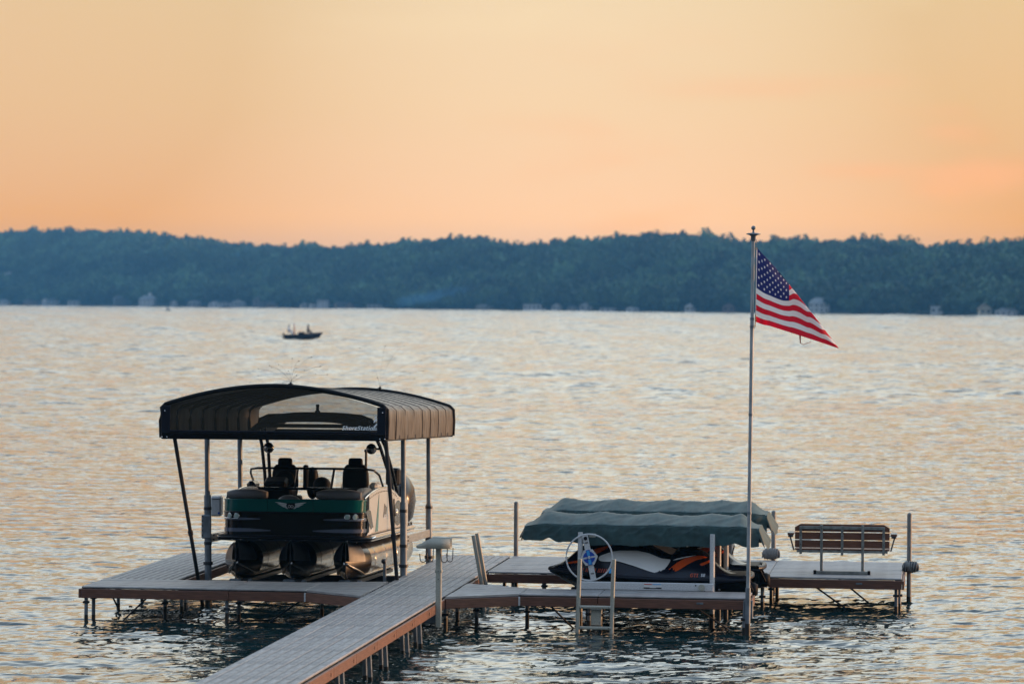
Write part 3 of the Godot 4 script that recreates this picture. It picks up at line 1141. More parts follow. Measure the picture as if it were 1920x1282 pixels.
func make_docks() -> void:
	# the long walkway from the shore
	var cuts := []
	var w := 6.6
	while w > -25.0:
		cuts.push_front(w)
		w -= 1.68
	var walk := dock("long straight dock walkway of grey boards leading out from the shore", "connected docks")
	planks(walk, -2.15, -0.85, cuts[0], 6.6, true, 0.15, cuts)
	for i in cuts.size() - 1:
		var c0: float = cuts[i] + 0.003
		var c1: float = cuts[i + 1] - 0.003
		if not (c1 > 2.95 and c0 > 2.9):
			fascia(walk, Vector2(-0.83, c0), Vector2(-0.83, c1))
			if c1 < -2.0:
				var st := mb()
				box(st, Vector3(0.008, 0.045, 0.014), Vector3(-0.809, DECK - 0.12, -c1 + 0.22))
				obj("drain_slot", st, mats.black_matt, walk)
		fascia(walk, Vector2(-2.17, c0), Vector2(-2.17, c1))
	fascia(walk, Vector2(-2.05, 6.63), Vector2(-0.85, 6.63))
	beam_under(walk, Vector2(-1.85, cuts[0]), Vector2(-1.85, 6.5))
	beam_under(walk, Vector2(-1.05, cuts[0]), Vector2(-1.05, 6.5))
	for x in [-10.75, -8.6, -7.25, -5.3, -4.05]:
		stilt(walk, -0.92, x, 0.1)
		stilt(walk, -1.02, x + 0.2, 0.06)
		stilt(walk, -2.0, x, -0.05)
	for x in [-12.6, -15.0, -18.0, -21.0]:
		stilt(walk, -0.92, x, 0.1)
		stilt(walk, -2.0, x, -0.05)
	for x in [-1.25, 0.1, 3.2, 6.2]:
		leg(walk, -0.92, x, 0.034)
		leg(walk, -1.98, x, 0.034)

	# left: the cross dock in front of the boat
	var cross := dock("narrow cross dock in front of the pontoon boat", "connected docks")
	planks(cross, -7.1, -2.195, -1.3, 0.2, false, 0.3, [-7.1, -4.57, -3.27, -2.195])
	fascia(cross, Vector2(-7.1, -1.32), Vector2(-4.57, -1.32))
	fascia(cross, Vector2(-4.57, -1.32), Vector2(-3.27, -1.32))
	fascia(cross, Vector2(-3.27, -1.32), Vector2(-2.195, -2.12))
	fascia(cross, Vector2(-7.12, -1.34), Vector2(-7.12, 0.2))
	fascia(cross, Vector2(-5.8, 0.22), Vector2(-3.4, 0.22))
	gusset(cross, Vector2(-3.25, -1.303), Vector2(-2.197, -2.1), Vector2(-2.197, -1.303), mats.deck_wide_0)
	gusset(cross, Vector2(-3.4, 0.203), Vector2(-2.197, 0.203), Vector2(-2.197, 0.58), mats.deck_wide_1)
	hinge(cross, -3.27, -1.345)
	beam_under(cross, Vector2(-7.0, -1.1), Vector2(-2.2, -1.1))
	beam_under(cross, Vector2(-7.0, 0.05), Vector2(-2.2, 0.05))
	for p in [[-7.03, -1.24], [-6.98, -0.95], [-5.9, -0.3], [-4.62, -1.22], [-4.56, -0.55], [-3.2, -0.2]]:
		leg(cross, p[0], p[1], 0.031)
	brace(cross, Vector3(-6.0, DECK - 0.15, 0.9), Vector3(-6.62, -0.1, 0.6))
	brace(cross, Vector3(-3.3, DECK - 0.12, 0.8), Vector3(-4.35, -0.25, 0.75))

	# the finger that runs out beside the boat
	var finger := dock("grey board finger dock running out left of the pontoon boat", "connected docks")
	planks(finger, -7.1, -5.8, 0.206, 6.0, true, 0.13, [0.206, 2.14, 4.07, 6.0])
	for i in 3:
		fascia(finger, Vector2(-7.12, 0.2 + i * 1.933), Vector2(-7.12, 0.2 + (i + 1) * 1.933))
		fascia(finger, Vector2(-5.78, 0.26 + i * 1.913), Vector2(-5.78, 0.26 + (i + 1) * 1.913))
	fascia(finger, Vector2(-7.1, 6.03), Vector2(-5.8, 6.03))
	beam_under(finger, Vector2(-6.9, 0.3), Vector2(-6.9, 5.9))
	beam_under(finger, Vector2(-6.0, 0.3), Vector2(-6.0, 5.9))
	for p in [[-7.0, 0.8], [-7.0, 2.5], [-7.0, 4.9], [-5.86, 0.75], [-5.86, 1.05], [-5.86, 3.0], [-5.86, 5.2]]:
		leg(finger, p[0], p[1], 0.03)
	brace(finger, Vector3(-7.0, DECK - 0.15, -0.1), Vector3(-6.95, -0.1, -0.85))

	# right: the narrow dock in front of the two watercraft
	var front := dock("narrow dock in front of the covered watercraft, ladder on its face", "connected docks")
	planks(front, -0.81, 4.1, -1.3, -0.25, false, 0.35, [-0.81, 0.32, 1.62, 4.1])
	fascia(front, Vector2(-0.81, -2.05), Vector2(0.32, -1.32))
	fascia(front, Vector2(0.32, -1.32), Vector2(1.62, -1.32))
	fascia(front, Vector2(1.62, -1.32), Vector2(4.1, -1.32))
	fascia(front, Vector2(4.12, -1.34), Vector2(4.12, -0.25))
	fascia(front, Vector2(0.3, -0.23), Vector2(4.1, -0.23), 2)
	gusset(front, Vector2(0.3, -1.303), Vector2(-0.805, -2.03), Vector2(-0.805, -1.303), mats.deck_wide_2)
	gusset(front, Vector2(0.4, -0.247), Vector2(-0.805, -0.247), Vector2(-0.805, 0.5), mats.deck_wide_0)
	hinge(front, 0.32, -1.345)
	beam_under(front, Vector2(-0.7, -1.1), Vector2(4.0, -1.1))
	beam_under(front, Vector2(-0.7, -0.4), Vector2(4.0, -0.4))
	for p in [[-0.45, -0.9], [0.35, -0.5], [1.45, -1.1], [1.62, -0.9], [4.02, -1.22], [4.04, -0.4]]:
		leg(front, p[0], p[1], 0.033)
	brace(front, Vector3(0.75, DECK - 0.15, 1.1), Vector3(1.35, -0.2, 0.7))
	brace(front, Vector3(3.15, DECK - 0.15, 1.1), Vector3(4.05, -0.2, 0.6))
	var badge := mb()
	box(badge, Vector3(0.11, 0.03, 0.01), Vector3(3.3, DECK - 0.1, 1.343), Basis.IDENTITY, 0.003)
	obj("badge", badge, mats.galvanised, front)

	# the wide dock out behind the watercraft, with the bench at its right end
	var back := dock("wide outer dock behind the watercraft with a bench at its right end", "connected docks")
	planks(back, -0.81, 6.55, 2.95, 6.5, false, 0.3, [-0.81, 1.2, 4.2, 6.55])
	fascia(back, Vector2(-0.81, 2.93), Vector2(1.2, 2.93))
	fascia(back, Vector2(1.2, 2.93), Vector2(4.2, 2.93))
	fascia(back, Vector2(4.2, 2.93), Vector2(6.55, 2.93))
	fascia(back, Vector2(6.57, 2.91), Vector2(6.57, 6.5), 2)
	fascia(back, Vector2(-0.81, 6.52), Vector2(6.55, 6.52), 3)
	for x in [3.2, 4.7, 6.3]:
		beam_under(back, Vector2(-0.7, x), Vector2(6.4, x))
	for p in [[-0.35, 3.05], [-0.1, 5.6], [0.15, 3.6], [1.2, 3.05], [1.2, 6.3], [4.1, 3.05], [4.2, 4.2], [4.25, 5.4], [6.45, 3.06], [6.5, 3.5], [6.45, 6.3]]:
		leg(back, p[0], p[1], 0.034)
	brace(back, Vector3(4.95, DECK - 0.15, -3.3), Vector3(5.85, -0.2, -3.5))
	brace(back, Vector3(5.4, DECK - 0.15, -4.5), Vector3(6.2, -0.2, -4.6))
	var bd := mb()
	box(bd, Vector3(0.11, 0.03, 0.01), Vector3(5.8, DECK - 0.1, -2.906), Basis.IDENTITY, 0.003)
	obj("badge", bd, mats.galvanised, back)


# ---------------------------------------------------------------- the wooded bank that the photographer stands on

func bank_height(x: float, z: float) -> float:
	# out of the water to a terrace some four metres up, then on up the wooded slope
	var edge := -9.0 + 2.0 * sin(x * 0.06)
	var t := z - edge
	return -0.8 + 4.4 * smoothstep(-1.0, 7.0, t) + 7.0 * smoothstep(12.0, 60.0, t)


func make_near_bank() -> void:
	var st := mb()
	st.set_smooth_group(1)
	for i in 60:
		for j in 30:
			var x0 := -150.0 + 5.0 * i
			var z0 := -14.0 + 3.0 * j
			var c := []
			for k in [[0, 0], [0, 1], [1, 1], [1, 0]]:
				var x: float = x0 + 5.0 * k[0]
				var z: float = z0 + 3.0 * k[1]
				c.append(Vector3(x, bank_height(x, z), z))
			quad(st, c[0], c[3], c[2], c[1])
	tag(obj("near_bank", st, mats.hill_soil), "grassy bank of the near shore, behind the viewpoint", "", "", "structure")
	var mm := MultiMesh.new()
	mm.transform_format = MultiMesh.TRANSFORM_3D
	mm.use_colors = true
	mm.mesh = crown_mesh(12, 1.1, false)
	var r := RandomNumberGenerator.new()
	r.seed = 90
	var where := []
	for i in 260:
		var x := r.randf_range(-140.0, 140.0)
		var z := r.randf_range(7.0, 60.0)
		if absf(x) < 9.0 and z < 16.0:
			continue
		var size := r.randf_range(4.5, 7.5)
		for k in 2:
			where.append(Transform3D(Basis(Vector3.UP, r.randf() * TAU).scaled(Vector3(size, size * 1.3, size) * (1.0 - 0.15 * k)), Vector3(x + k, bank_height(x, z) + size * (0.9 + 0.9 * k), z)))
	mm.instance_count = where.size()
	for i in where.size():
		mm.set_instance_transform(i, where[i])
		mm.set_instance_color(i, Color(0.045, 0.075, 0.026) * r.randf_range(0.7, 1.2))
	var o := MultiMeshInstance3D.new()
	o.name = "near_woods"
	o.multimesh = mm
	o.material_override = mats.foliage
	add_child(o)
	tag(o, "leafy trees on the near bank behind the viewpoint", "forest", "", "stuff")


# ---------------------------------------------------------------- the boat lift and its canopy

var lift_basis := Basis.from_euler(Vector3(deg_to_rad(-1.85), deg_to_rad(-6.25), 0))


func make_boat_lift() -> void:
	var lift := thing("boat_lift", "grey metal boat lift with four tall posts around the pontoon boat", "boat lift")
	var feet := [Vector3(-5.33, -1.2, -56.55), Vector3(-1.87, -1.2, -56.2), Vector3(-5.0, -1.2, -59.55), Vector3(-1.5, -1.2, -59.3)]
	var tops := [Vector3(-5.385, 3.2, -56.5), Vector3(-1.9, 3.2, -56.15), Vector3(-5.06, 3.0, -59.5), Vector3(-1.535, 3.0, -59.25)]
	for i in 4:
		var st := mb()
		var f: Vector3 = feet[i]
		var t: Vector3 = tops[i]
		rod(st, f, t, 0.046, 14)
		var post := obj("post", st, mats.galvanised, lift)
		st = mb()
		rod(st, f.lerp(t, 0.2), f.lerp(t, [0.72, 0.70, 0.66, 0.68][i]), 0.062, 14)
		obj("outer_sleeve", st, mats.galvanised, post)
		st = mb()
		for k in [[0.66, 0.07], [0.52, 0.07], [0.44, 0.085]]:
			rod(st, f.lerp(t, k[0]), f.lerp(t, k[0] + 0.012), k[1], 14)
		obj("collar", st, mats.dark_metal, post)
		st = mb()
		rod(st, f.lerp(t, 0.05), f.lerp(t, 0.3), 0.064, 12)
		obj("wet_sleeve", st, mats.wet_metal, post)
	# struts from the front corners of the canopy down to the feet of the front posts
	for p in [[Vector3(-5.57, 3.19, -52.75), Vector3(-5.42, -0.3, -56.75)], [Vector3(-2.06, 3.19, -52.3), Vector3(-1.93, -0.3, -56.2)]]:
		var st := mb()
		rod(st, p[0], p[1], 0.034, 12)
		var strut := obj("strut", st, mats.dark_metal, lift)
		st = mb()
		var mid: Vector3 = p[0].lerp(p[1], 0.5)
		rod(st, mid, p[0].lerp(p[1], 0.515), 0.045, 12)
		obj("collar", st, mats.dark_metal, strut)
	# side beams between the posts, one each side, with their cradle and pulleys
	for s in [[0, 2, 1.2], [1, 3, 1.22]]:
		var a: Vector3 = feet[s[0]].lerp(tops[s[0]], (s[2] + 1.2) / 4.4)
		var b: Vector3 = feet[s[1]].lerp(tops[s[1]], (s[2] + 1.1) / 4.2)
		var st := mb()
		bar(st, a, a + (b - a) * 1.06, 0.05, 0.15, 0.008)
		var beam := obj("side_beam", st, mats.aluminium, lift)
		for y in [-0.03, 0.04]:
			st = mb()
			box(st, Vector3(0.012, 0.02, 0.09), a + (b - a) * 0.12 + Vector3(0.032, y, 0), lift_basis, 0.003)
			obj("slot", st, mats.black_matt, beam)
	# cross beams under the boat, the front one close behind the cross dock
	for p in [[0, 1, 0.4], [2, 3, 0.32]]:
		var a: Vector3 = feet[p[0]].lerp(tops[p[0]], (p[2] + 1.2) / 4.4)
		var b: Vector3 = feet[p[1]].lerp(tops[p[1]], (p[2] + 1.2) / 4.4)
		var st := mb()
		bar(st, a, b, 0.1, 0.13, 0.01)
		obj("cross_beam", st, mats.dark_metal, lift)
	# bunks that carry the floats
	var bow := Vector3(-3.83, 0.47, -56.35)
	for x in [-0.98, -0.02, 0.97]:
		var st := mb()
		bar(st, bow + lift_basis * Vector3(x + 0.12, 0, 0.1), bow + lift_basis * Vector3(x + 0.12, 0, -4.2), 0.14, 0.07, 0.01)
		obj("bunk", st, mats.dark_metal, lift)
		st = mb()
		box(st, Vector3(0.42, 0.16, 0.1), bow + lift_basis * Vector3(x + 0.05, -0.05, 0.05), lift_basis, 0.02)
		obj("bunk_bracket", st, mats.galvanised, lift)
	# guide posts on the near right, with a round bumper
	for z in [0.15, -2.35]:
		var foot := Vector3(-2.21, 0.42, -56.1) + lift_basis * Vector3(0.02, 0, z)
		var st := mb()
		bar(st, foot, foot + Vector3(0, 0.48, 0), 0.055, 0.055, 0.008)
		var guide := obj("guide_post", st, mats.galvanised, lift)
		st = mb()
		lathe(st, [[0.001, 0.0], [0.035, 0.0], [0.04, 0.01], [0.04, 0.06], [0.033, 0.075], [0.001, 0.075]], Transform3D(Basis(Vector3.RIGHT, PI / 2), foot + Vector3(-0.02, 0.44, 0.03)), 16)
		obj("bumper", st, mats.dark_metal, guide)
	# winch gear on the front left post, and a control box behind it
	var st := mb()
	var wp: Vector3 = feet[0].lerp(tops[0], 0.6)
	box(st, Vector3(0.17, 0.42, 0.1), wp + Vector3(-0.02, -0.03, 0.05), Basis.IDENTITY, 0.02)
	var winch := obj("winch_plate", st, mats.galvanised, lift)
	for k in 5:
		st = mb()
		ball(st, wp + Vector3(-0.085, -0.18 + k * 0.085, 0.09), Vector3(0.017, 0.017, 0.02), 10, 6)
		obj("bolt", st, mats.dark_metal, winch)
	st = mb()
	box(st, Vector3(0.2, 0.36, 0.22), Vector3(-5.27, 1.73, -57.2), Basis(Vector3.UP, -0.1), 0.03)
	var control := obj("control_box", st, mats.white_paint, lift)
	st = mb()
	rod(st, Vector3(-5.22, 1.61, -57.095), Vector3(-5.22, 1.61, -57.07), 0.02, 12)
	obj("knob", st, mats.blue_print, control)
	st = mb()
	box(st, Vector3(0.14, 0.012, 0.01), Vector3(-5.27, 1.86, -57.085), Basis(Vector3.UP, -0.1))
	obj("hinge", st, mats.dark_metal, control)


var canopy_half := 1.87
var canopy_long := 8.55

func canopy_ring(z: float, out: float, n := 33) -> PackedVector3Array:
	# the arched outline of the canopy from its left hem over the top to its right hem
	var ring := PackedVector3Array()
	var b := canopy_half + out
	ring.append(Vector3(-b, -0.02, z))
	ring.append(Vector3(-b - 0.012, 0.26, z))
	ring.append(Vector3(-b, 0.46 + out, z))
	for i in n:
		var t := -1.0 + 2.0 * i / (n - 1)
		var x := t * (b - 0.07)
		var y := 0.525 + out + 0.315 * (1.0 - pow(absf(t), 1.9))
		ring.append(Vector3(x, y, z))
	ring.append(Vector3(b, 0.46 + out, z))
	ring.append(Vector3(b + 0.012, 0.26, z))
	ring.append(Vector3(b, -0.02, z))
	return ring


func make_canopy() -> void:
	var at := Vector3(-3.905, 3.165, -52.42)
	var can := thing("lift_canopy", "dark navy arched canopy over the pontoon boat", "canopy", at, lift_basis)
	var fabric := grain(paint("canopy_fabric", Color(0.25, 0.222, 0.185), 0.46), mats.drip, Vector3(0.6, 0.6, 0.6), mats.fine, 0.03)
	fabric.backlight_enabled = true
	fabric.backlight = Color(0.05, 0.035, 0.02)
	fabric.metallic_specular = 0.3
	# cloth stretched over nine bows, sagging a little between them; the sides hang in soft folds
	var r := RandomNumberGenerator.new()
	r.seed = 14
	var rings := []
	var steps := 80
	for i in steps + 1:
		var z := -canopy_long * i / steps
		var bay := fmod(float(i) / steps * 8.0, 1.0)
		var sag := 0.022 * sin(bay * PI)
		var ring := canopy_ring(z, -sag)
		var fold := 0.006 * sin(i * 2.1) + 0.008 * sin(i * 0.77 + 1.0) + r.randf_range(-0.004, 0.004)
		for k in ring.size():
			if k < 2 or k >= ring.size() - 2:
				ring[k].x += fold * (1.0 if k < 2 else -1.0)
				ring[k].y += 0.006 * sin(i * 0.5)
		rings.append(ring)
	var st := mb()
	loft(st, rings, false, false)
	obj("cover", st, fabric, can)
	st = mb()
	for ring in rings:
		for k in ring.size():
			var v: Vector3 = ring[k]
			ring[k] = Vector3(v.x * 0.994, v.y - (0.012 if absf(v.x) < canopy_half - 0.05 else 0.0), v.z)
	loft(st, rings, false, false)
	obj("shade_sheet", st, grain(paint("canopy_shade", Color(0.022, 0.021, 0.021), 0.55), mats.streak, Vector3(1.5, 0.35, 1.5)), can)  # added dark sheet standing in for the shade under the cover
	# the tubes under it
	for i in 9:
		st = mb()
		tube(st, canopy_ring(-0.02 - (canopy_long - 0.04) * i / 8.0, -0.035 if i > 0 and i < 8 else 0.008), 0.026 if i > 0 and i < 8 else 0.034, 8)
		obj("bow", st, mats.black_matt, can)
		if i > 0 and i < 8:
			st = mb()
			tube(st, canopy_ring(-0.02 - (canopy_long - 0.04) * i / 8.0, 0.001), 0.007, 6)
			obj("seam", st, mats.navy_rubber, can)
	for s in [-1, 1]:
		st = mb()
		bar(st, Vector3(s * (canopy_half - 0.05), 0.0, 0), Vector3(s * (canopy_half - 0.05), 0.0, -canopy_long), 0.05, 0.09)
		obj("side_rail", st, mats.black_matt, can)
	for z in [0.0, -canopy_long]:
		st = mb()
		box(st, Vector3(canopy_half * 2, 0.115, 0.06), Vector3(0, 0.015, z), Basis.IDENTITY, 0.01)
		obj("end_rail", st, mats.black_gloss if z == 0.0 else mats.black_matt, can)
	st = mb()
	box(st, Vector3(canopy_half * 2, 0.03, 0.05), Vector3(0, 0.09, 0.003), Basis.IDENTITY, 0.008)
	obj("hem_band", st, mats.navy_rubber, can)
	for s in [-1, 1]:
		st = mb()
		box(st, Vector3(0.15, 0.5, 0.03), Vector3(s * (canopy_half - 0.075), 0.26, 0.012), Basis.IDENTITY, 0.008)
		var corner := obj("corner_panel", st, mats.navy_rubber, can)
		for p in [Vector2(0.0, 0.42), Vector2(-0.04, -0.01), Vector2(0.04, -0.01)]:
			st = mb()
			ball(st, Vector3(s * (canopy_half - 0.06) + p.x, p.y, 0.035), Vector3.ONE * 0.012, 8, 6)
			obj("snap", st, mats.chrome, corner)
	# smoky mesh across the front end, the maker's lettering in its lower right
	var screen := paint("end_screen", Color(0.035, 0.03, 0.02), 0.9)
	screen.transparency = BaseMaterial3D.TRANSPARENCY_ALPHA
	screen.albedo_color.a = 0.58
	var poly := PackedVector2Array()
	for v in canopy_ring(0, -0.03):
		poly.append(Vector2(v.x, maxf(v.y, 0.04)))
	st = mb()
	var tri_index := Geometry2D.triangulate_polygon(poly)
	st.set_smooth_group(-1)
	for i in range(0, tri_index.size(), 3):
		var q := []
		for k in 3:
			q.append(Vector3(poly[tri_index[i + k]].x, poly[tri_index[i + k]].y, -0.012))
		tri(st, q[0], q[1], q[2])
	var front := obj("end_screen", st, screen, can)
	letters("ShoreStation", 0.066, mats.white_print, "lettering", front, Transform3D(Basis.IDENTITY, Vector3(1.43, 0.165, 0.012)), 0.25)
	st = mb()
	var lt := Transform3D(Basis.IDENTITY, Vector3(1.69, 0.13, 0.012))
	prism(st, PackedVector2Array([Vector2(-0.035, 0.03), Vector2(-0.025, 0.07), Vector2(0.025, 0.12), Vector2(0.035, 0.09), Vector2(-0.005, 0.06)]), 0.003, lt)
	prism(st, PackedVector2Array([Vector2(-0.03, 0.12), Vector2(-0.022, 0.16), Vector2(0.02, 0.2), Vector2(0.03, 0.17)]), 0.003, lt)
	prism(st, PackedVector2Array([Vector2(-0.02, 0.2), Vector2(0.0, 0.235), Vector2(0.02, 0.22), Vector2(0.02, 0.205)]), 0.003, lt)
	prism(st, PackedVector2Array([Vector2(-0.11, -0.005), Vector2(-0.03, 0.022), Vector2(0.06, 0.018), Vector2(0.11, 0.0), Vector2(0.04, 0.008), Vector2(-0.03, 0.01)]), 0.003, lt)
	obj("lighthouse_mark", st, mats.white_print, front)
	bird_scarers()


func bird_scarers() -> void:
	# two hubs of springy wires with a small bead on each tip, on the ridge of the canopy
	var r := RandomNumberGenerator.new()
	r.seed = 9
	var tips := [
		[Vector3(0.27, 0.868, -0.05), [[-1.0, 0.42, 0.0], [-0.95, 0.2, 0.3], [-0.7, 0.52, -0.2], [-0.56, 0.46, 0.2], [-0.32, 0.55, 0.3], [-0.16, 0.36, -0.5], [0.06, 0.74, 0.1], [0.3, 0.66, 0.3], [0.6, 0.79, -0.2], [0.25, 0.44, 0.5], [0.48, 0.38, 0.3], [0.3, 0.22, 0.7], [0.7, 0.27, -0.4], [0.88, 0.5, 0.0], [0.95, 0.51, 0.2], [1.14, 0.26, 0.1]]],
		[Vector3(0.47, 0.858, -canopy_long + 0.05), [[-0.75, 1.42, 0.0], [0.2, 1.5, 0.1], [0.85, 1.52, -0.2], [1.55, 0.98, 0.2], [1.6, 0.6, 0.0], [1.24, 0.32, -0.3], [0.56, 0.2, 0.5], [-0.05, 0.34, 0.3]]]]
	for k in 2:
		var at: Vector3 = Vector3(-3.905, 3.165, -52.42) + lift_basis * tips[k][0]
		var o := thing("bird_scarer", ["spidery wire bird scarer on the front ridge of the dark canopy", "spidery wire bird scarer on the rear ridge of the dark canopy"][k], "bird scarer", at, lift_basis)
		var st := mb()
		lathe(st, [[0.001, -0.02], [0.022, -0.02], [0.022, 0.005], [0.045, 0.008], [0.045, 0.016], [0.022, 0.02], [0.016, 0.035], [0.001, 0.037]], Transform3D.IDENTITY, 14)
		obj("hub", st, mats.dark_metal, o)
		for t in tips[k][1]:
			var tip := Vector3(t[0], t[1], t[2]) * (0.54 if k == 0 else 0.52)
			var path := PackedVector3Array()
			for i in 9:
				var s := i / 8.0
				path.append(Vector3(tip.x * pow(s, 1.25), 0.03 + tip.y * (1.0 - pow(1.0 - s, 1.5)), tip.z * s))
			st = mb()
			tube(st, path, 0.0011, 5)
			var wire := obj("wire", st, mats.dark_metal, o)
			st = mb()
			ball(st, path[8], Vector3.ONE * 0.0085, 8, 6)
			obj("bead", st, mats.dark_metal, wire)


# ---------------------------------------------------------------- the pontoon boat

func fence_line(half: float, round_r: float, back: float, inset := 0.0) -> Array:
	# the plan of the rail: left stern, round the bow, right stern; each [point, distance aft]
	var pts := []
	var b := half - inset
	var r := round_r
	for i in 13:
		pts.append(Vector3(-b, 0, -back + (back - r) * i / 12.0 - inset))
	for i in 11:
		var a := PI - PI / 2 * i / 10.0
		pts.append(Vector3(-b + r + cos(a) * r, 0, -r + sin(a) * r - inset))
	for i in 11:
		pts.append(Vector3(lerpf(-b + r, b - r, i / 10.0), 0, 0.03 * sin(PI * i / 10.0) - inset))
	for i in 11:
		var a := PI / 2 - PI / 2 * i / 10.0
		pts.append(Vector3(b - r + cos(a) * r, 0, -r + sin(a) * r - inset))
	for i in 13:
		pts.append(Vector3(b, 0, -r - (back - r) * i / 12.0 - inset))
	return pts


func band(st: SurfaceTool, pts: Array, low: Callable, high: Callable, thick := 0.03, group := 1) -> void:
	# a standing wall along pts with thickness towards the inside
	var rings := []
	for i in pts.size():
		var p: Vector3 = pts[i]
		var d: Vector3 = (pts[mini(i + 1, pts.size() - 1)] - pts[maxi(i - 1, 0)]).normalized()
		var inward := Vector3(-d.z, 0, d.x) * thick
		if inward.dot(Vector3(0, 0, -2) - p) < 0.0:
			inward = -inward
		var y0: float = low.call(p)
		var y1: float = high.call(p)
		rings.append(PackedVector3Array([p + Vector3(0, y0, 0), p + Vector3(0, y1, 0), p + inward + Vector3(0, y1, 0), p + inward + Vector3(0, y0, 0)]))
	# flat faces across the section, smooth ones along it
	for k in 4:
		st.set_smooth_group(group * 10 + k)
		for i in rings.size() - 1:
			var l := (k + 1) % 4
			quad(st, rings[i][k], rings[i + 1][k], rings[i + 1][l], rings[i][l])
	st.set_smooth_group(-1)
	var e: PackedVector3Array = rings[0]
	quad(st, e[0], e[1], e[2], e[3])
	e = rings[rings.size() - 1]
	quad(st, e[3], e[2], e[1], e[0])


func float_ring(z: float, cx: float, cy: float, r: float, nose: float) -> PackedVector3Array:
	# one section of a float; towards the bow it narrows to an upright edge with a raked forefoot
	var ring := PackedVector3Array()
	for k in 28:
		var a := TAU * k / 28.0 + PI / 2
		var x := cos(a) * r
		var y := sin(a) * r
		var t := nose
		var narrow := maxf(1.0 - t, 0.0)
		x *= lerpf(1.0, narrow, 1.0)
		if y < 0.0:
			y *= 1.0 - 0.38 * t * t
		else:
			y *= 1.0 - 0.02 * t
		ring.append(Vector3(cx + x, cy + y, z))
	return ring


func pontoon(boat: Node3D, x: float) -> void:
	var cy := -0.45
	var r := 0.345
	var rings := []
	var long := 6.0
	rings.append(float_ring(-long, x, cy, r * 0.9, 0.0))
	for i in 9:
		rings.append(float_ring(-long + 0.05 + (long - 0.75) * i / 8.0, x, cy, r, 0.0))
	var st := mb()
	loft(st, rings)
	var tube_part := obj("pontoon", st, mats.pontoon_aluminium, boat)
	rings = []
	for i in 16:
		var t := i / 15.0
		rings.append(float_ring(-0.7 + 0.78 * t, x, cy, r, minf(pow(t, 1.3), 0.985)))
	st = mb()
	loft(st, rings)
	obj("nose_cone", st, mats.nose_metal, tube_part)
	# seam hoops every metre and a bit
	for i in 4:
		st = mb()
		loft(st, [float_ring(-1.2 - i * 1.3, x, cy, r + 0.002, 0), float_ring(-1.205 - i * 1.3, x, cy, r + 0.005, 0), float_ring(-1.215 - i * 1.3, x, cy, r + 0.005, 0), float_ring(-1.22 - i * 1.3, x, cy, r + 0.002, 0)], true, false)
		obj("weld", st, mats.pontoon_aluminium, tube_part)
	# stem bar, lifting strakes that meet in an upside-down V, and the cap over the nose
	st = mb()
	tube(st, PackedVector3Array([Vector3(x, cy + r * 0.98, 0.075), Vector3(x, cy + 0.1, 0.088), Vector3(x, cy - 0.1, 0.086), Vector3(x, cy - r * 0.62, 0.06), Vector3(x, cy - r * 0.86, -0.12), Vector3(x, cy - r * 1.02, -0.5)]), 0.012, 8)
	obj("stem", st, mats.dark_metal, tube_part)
	for s in [-1, 1]:
		st = mb()
		var path := PackedVector3Array()
		for i in 9:
			var t := i / 8.0
			var z := 0.085 - 0.62 * t
			var nose := clampf((z + 0.7) / 0.78, 0.0, 1.0)
			nose = pow(nose, 1.3)
			var narrow := maxf(1.0 - nose, 0.02)
			var y := lerpf(-0.02, -0.235, pow(t, 0.8))
			var reach := sqrt(maxf(r * r - y * y, 0.0)) * narrow
			path.append(Vector3(x + s * (reach + 0.012), cy + y, z))
		for i in 3:
			path.append(Vector3(x + s * (sqrt(r * r - 0.235 * 0.235) + 0.012), cy - 0.235, -0.7 - i * 2.4))
		tube(st, path, 0.022, 8)
		obj("strake", st, mats.pontoon_aluminium, tube_part)
	st = mb()
	var cap := []
	for i in 9:
		var t := i / 8.0
		var ring := PackedVector3Array()
		for k in 13:
			var a := PI * k / 12.0
			var nose := pow(clampf((0.09 - 0.5 * t + 0.7) / 0.78, 0.0, 1.0), 1.3)
			var narrow := (1.0 - nose) * 0.75 + 0.25
			ring.append(Vector3(x + cos(a) * (r + 0.008) * narrow * (0.72 + 0.28 * t), cy + sin(a) * (r + 0.008) * (1.0 if k > 0 and k < 12 else 1.0) + 0.02 * (1.0 - t), 0.1 - 0.5 * t))
		cap.append(ring)
	loft(st, cap, false, false)
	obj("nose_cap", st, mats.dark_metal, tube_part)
	# brackets that hang the float from the deck
	st = mb()
	box(st, Vector3(0.2, 0.14, 5.6), Vector3(x, -0.15, -3.2), Basis.IDENTITY, 0.01)
	obj("riser", st, mats.dark_metal, tube_part)


func cushion(boat: Node3D, x0: float, x1: float, z: float, y: float, h: float, deep: float, called := "backrest", m: Material = null) -> MeshInstance3D:
	# a fat upholstered roll along x
	var rings := []
	for i in 13:
		var t := i / 12.0
		var swell := pow(sin(PI * clampf(t, 0.02, 0.98)), 0.22)
		var ring := PackedVector3Array()
		for k in 16:
			var a := TAU * k / 16.0
			var c := Vector2(signf(cos(a)) * pow(absf(cos(a)), 0.65), signf(sin(a)) * pow(absf(sin(a)), 0.65))
			ring.append(Vector3(lerpf(x0, x1, t), y + h / 2 + c.y * h / 2 * swell, z + c.x * deep / 2 * swell))
		rings.append(ring)
	var st := mb()
	loft(st, rings)
	return obj(called, st, m if m else mats.grey_vinyl, boat)


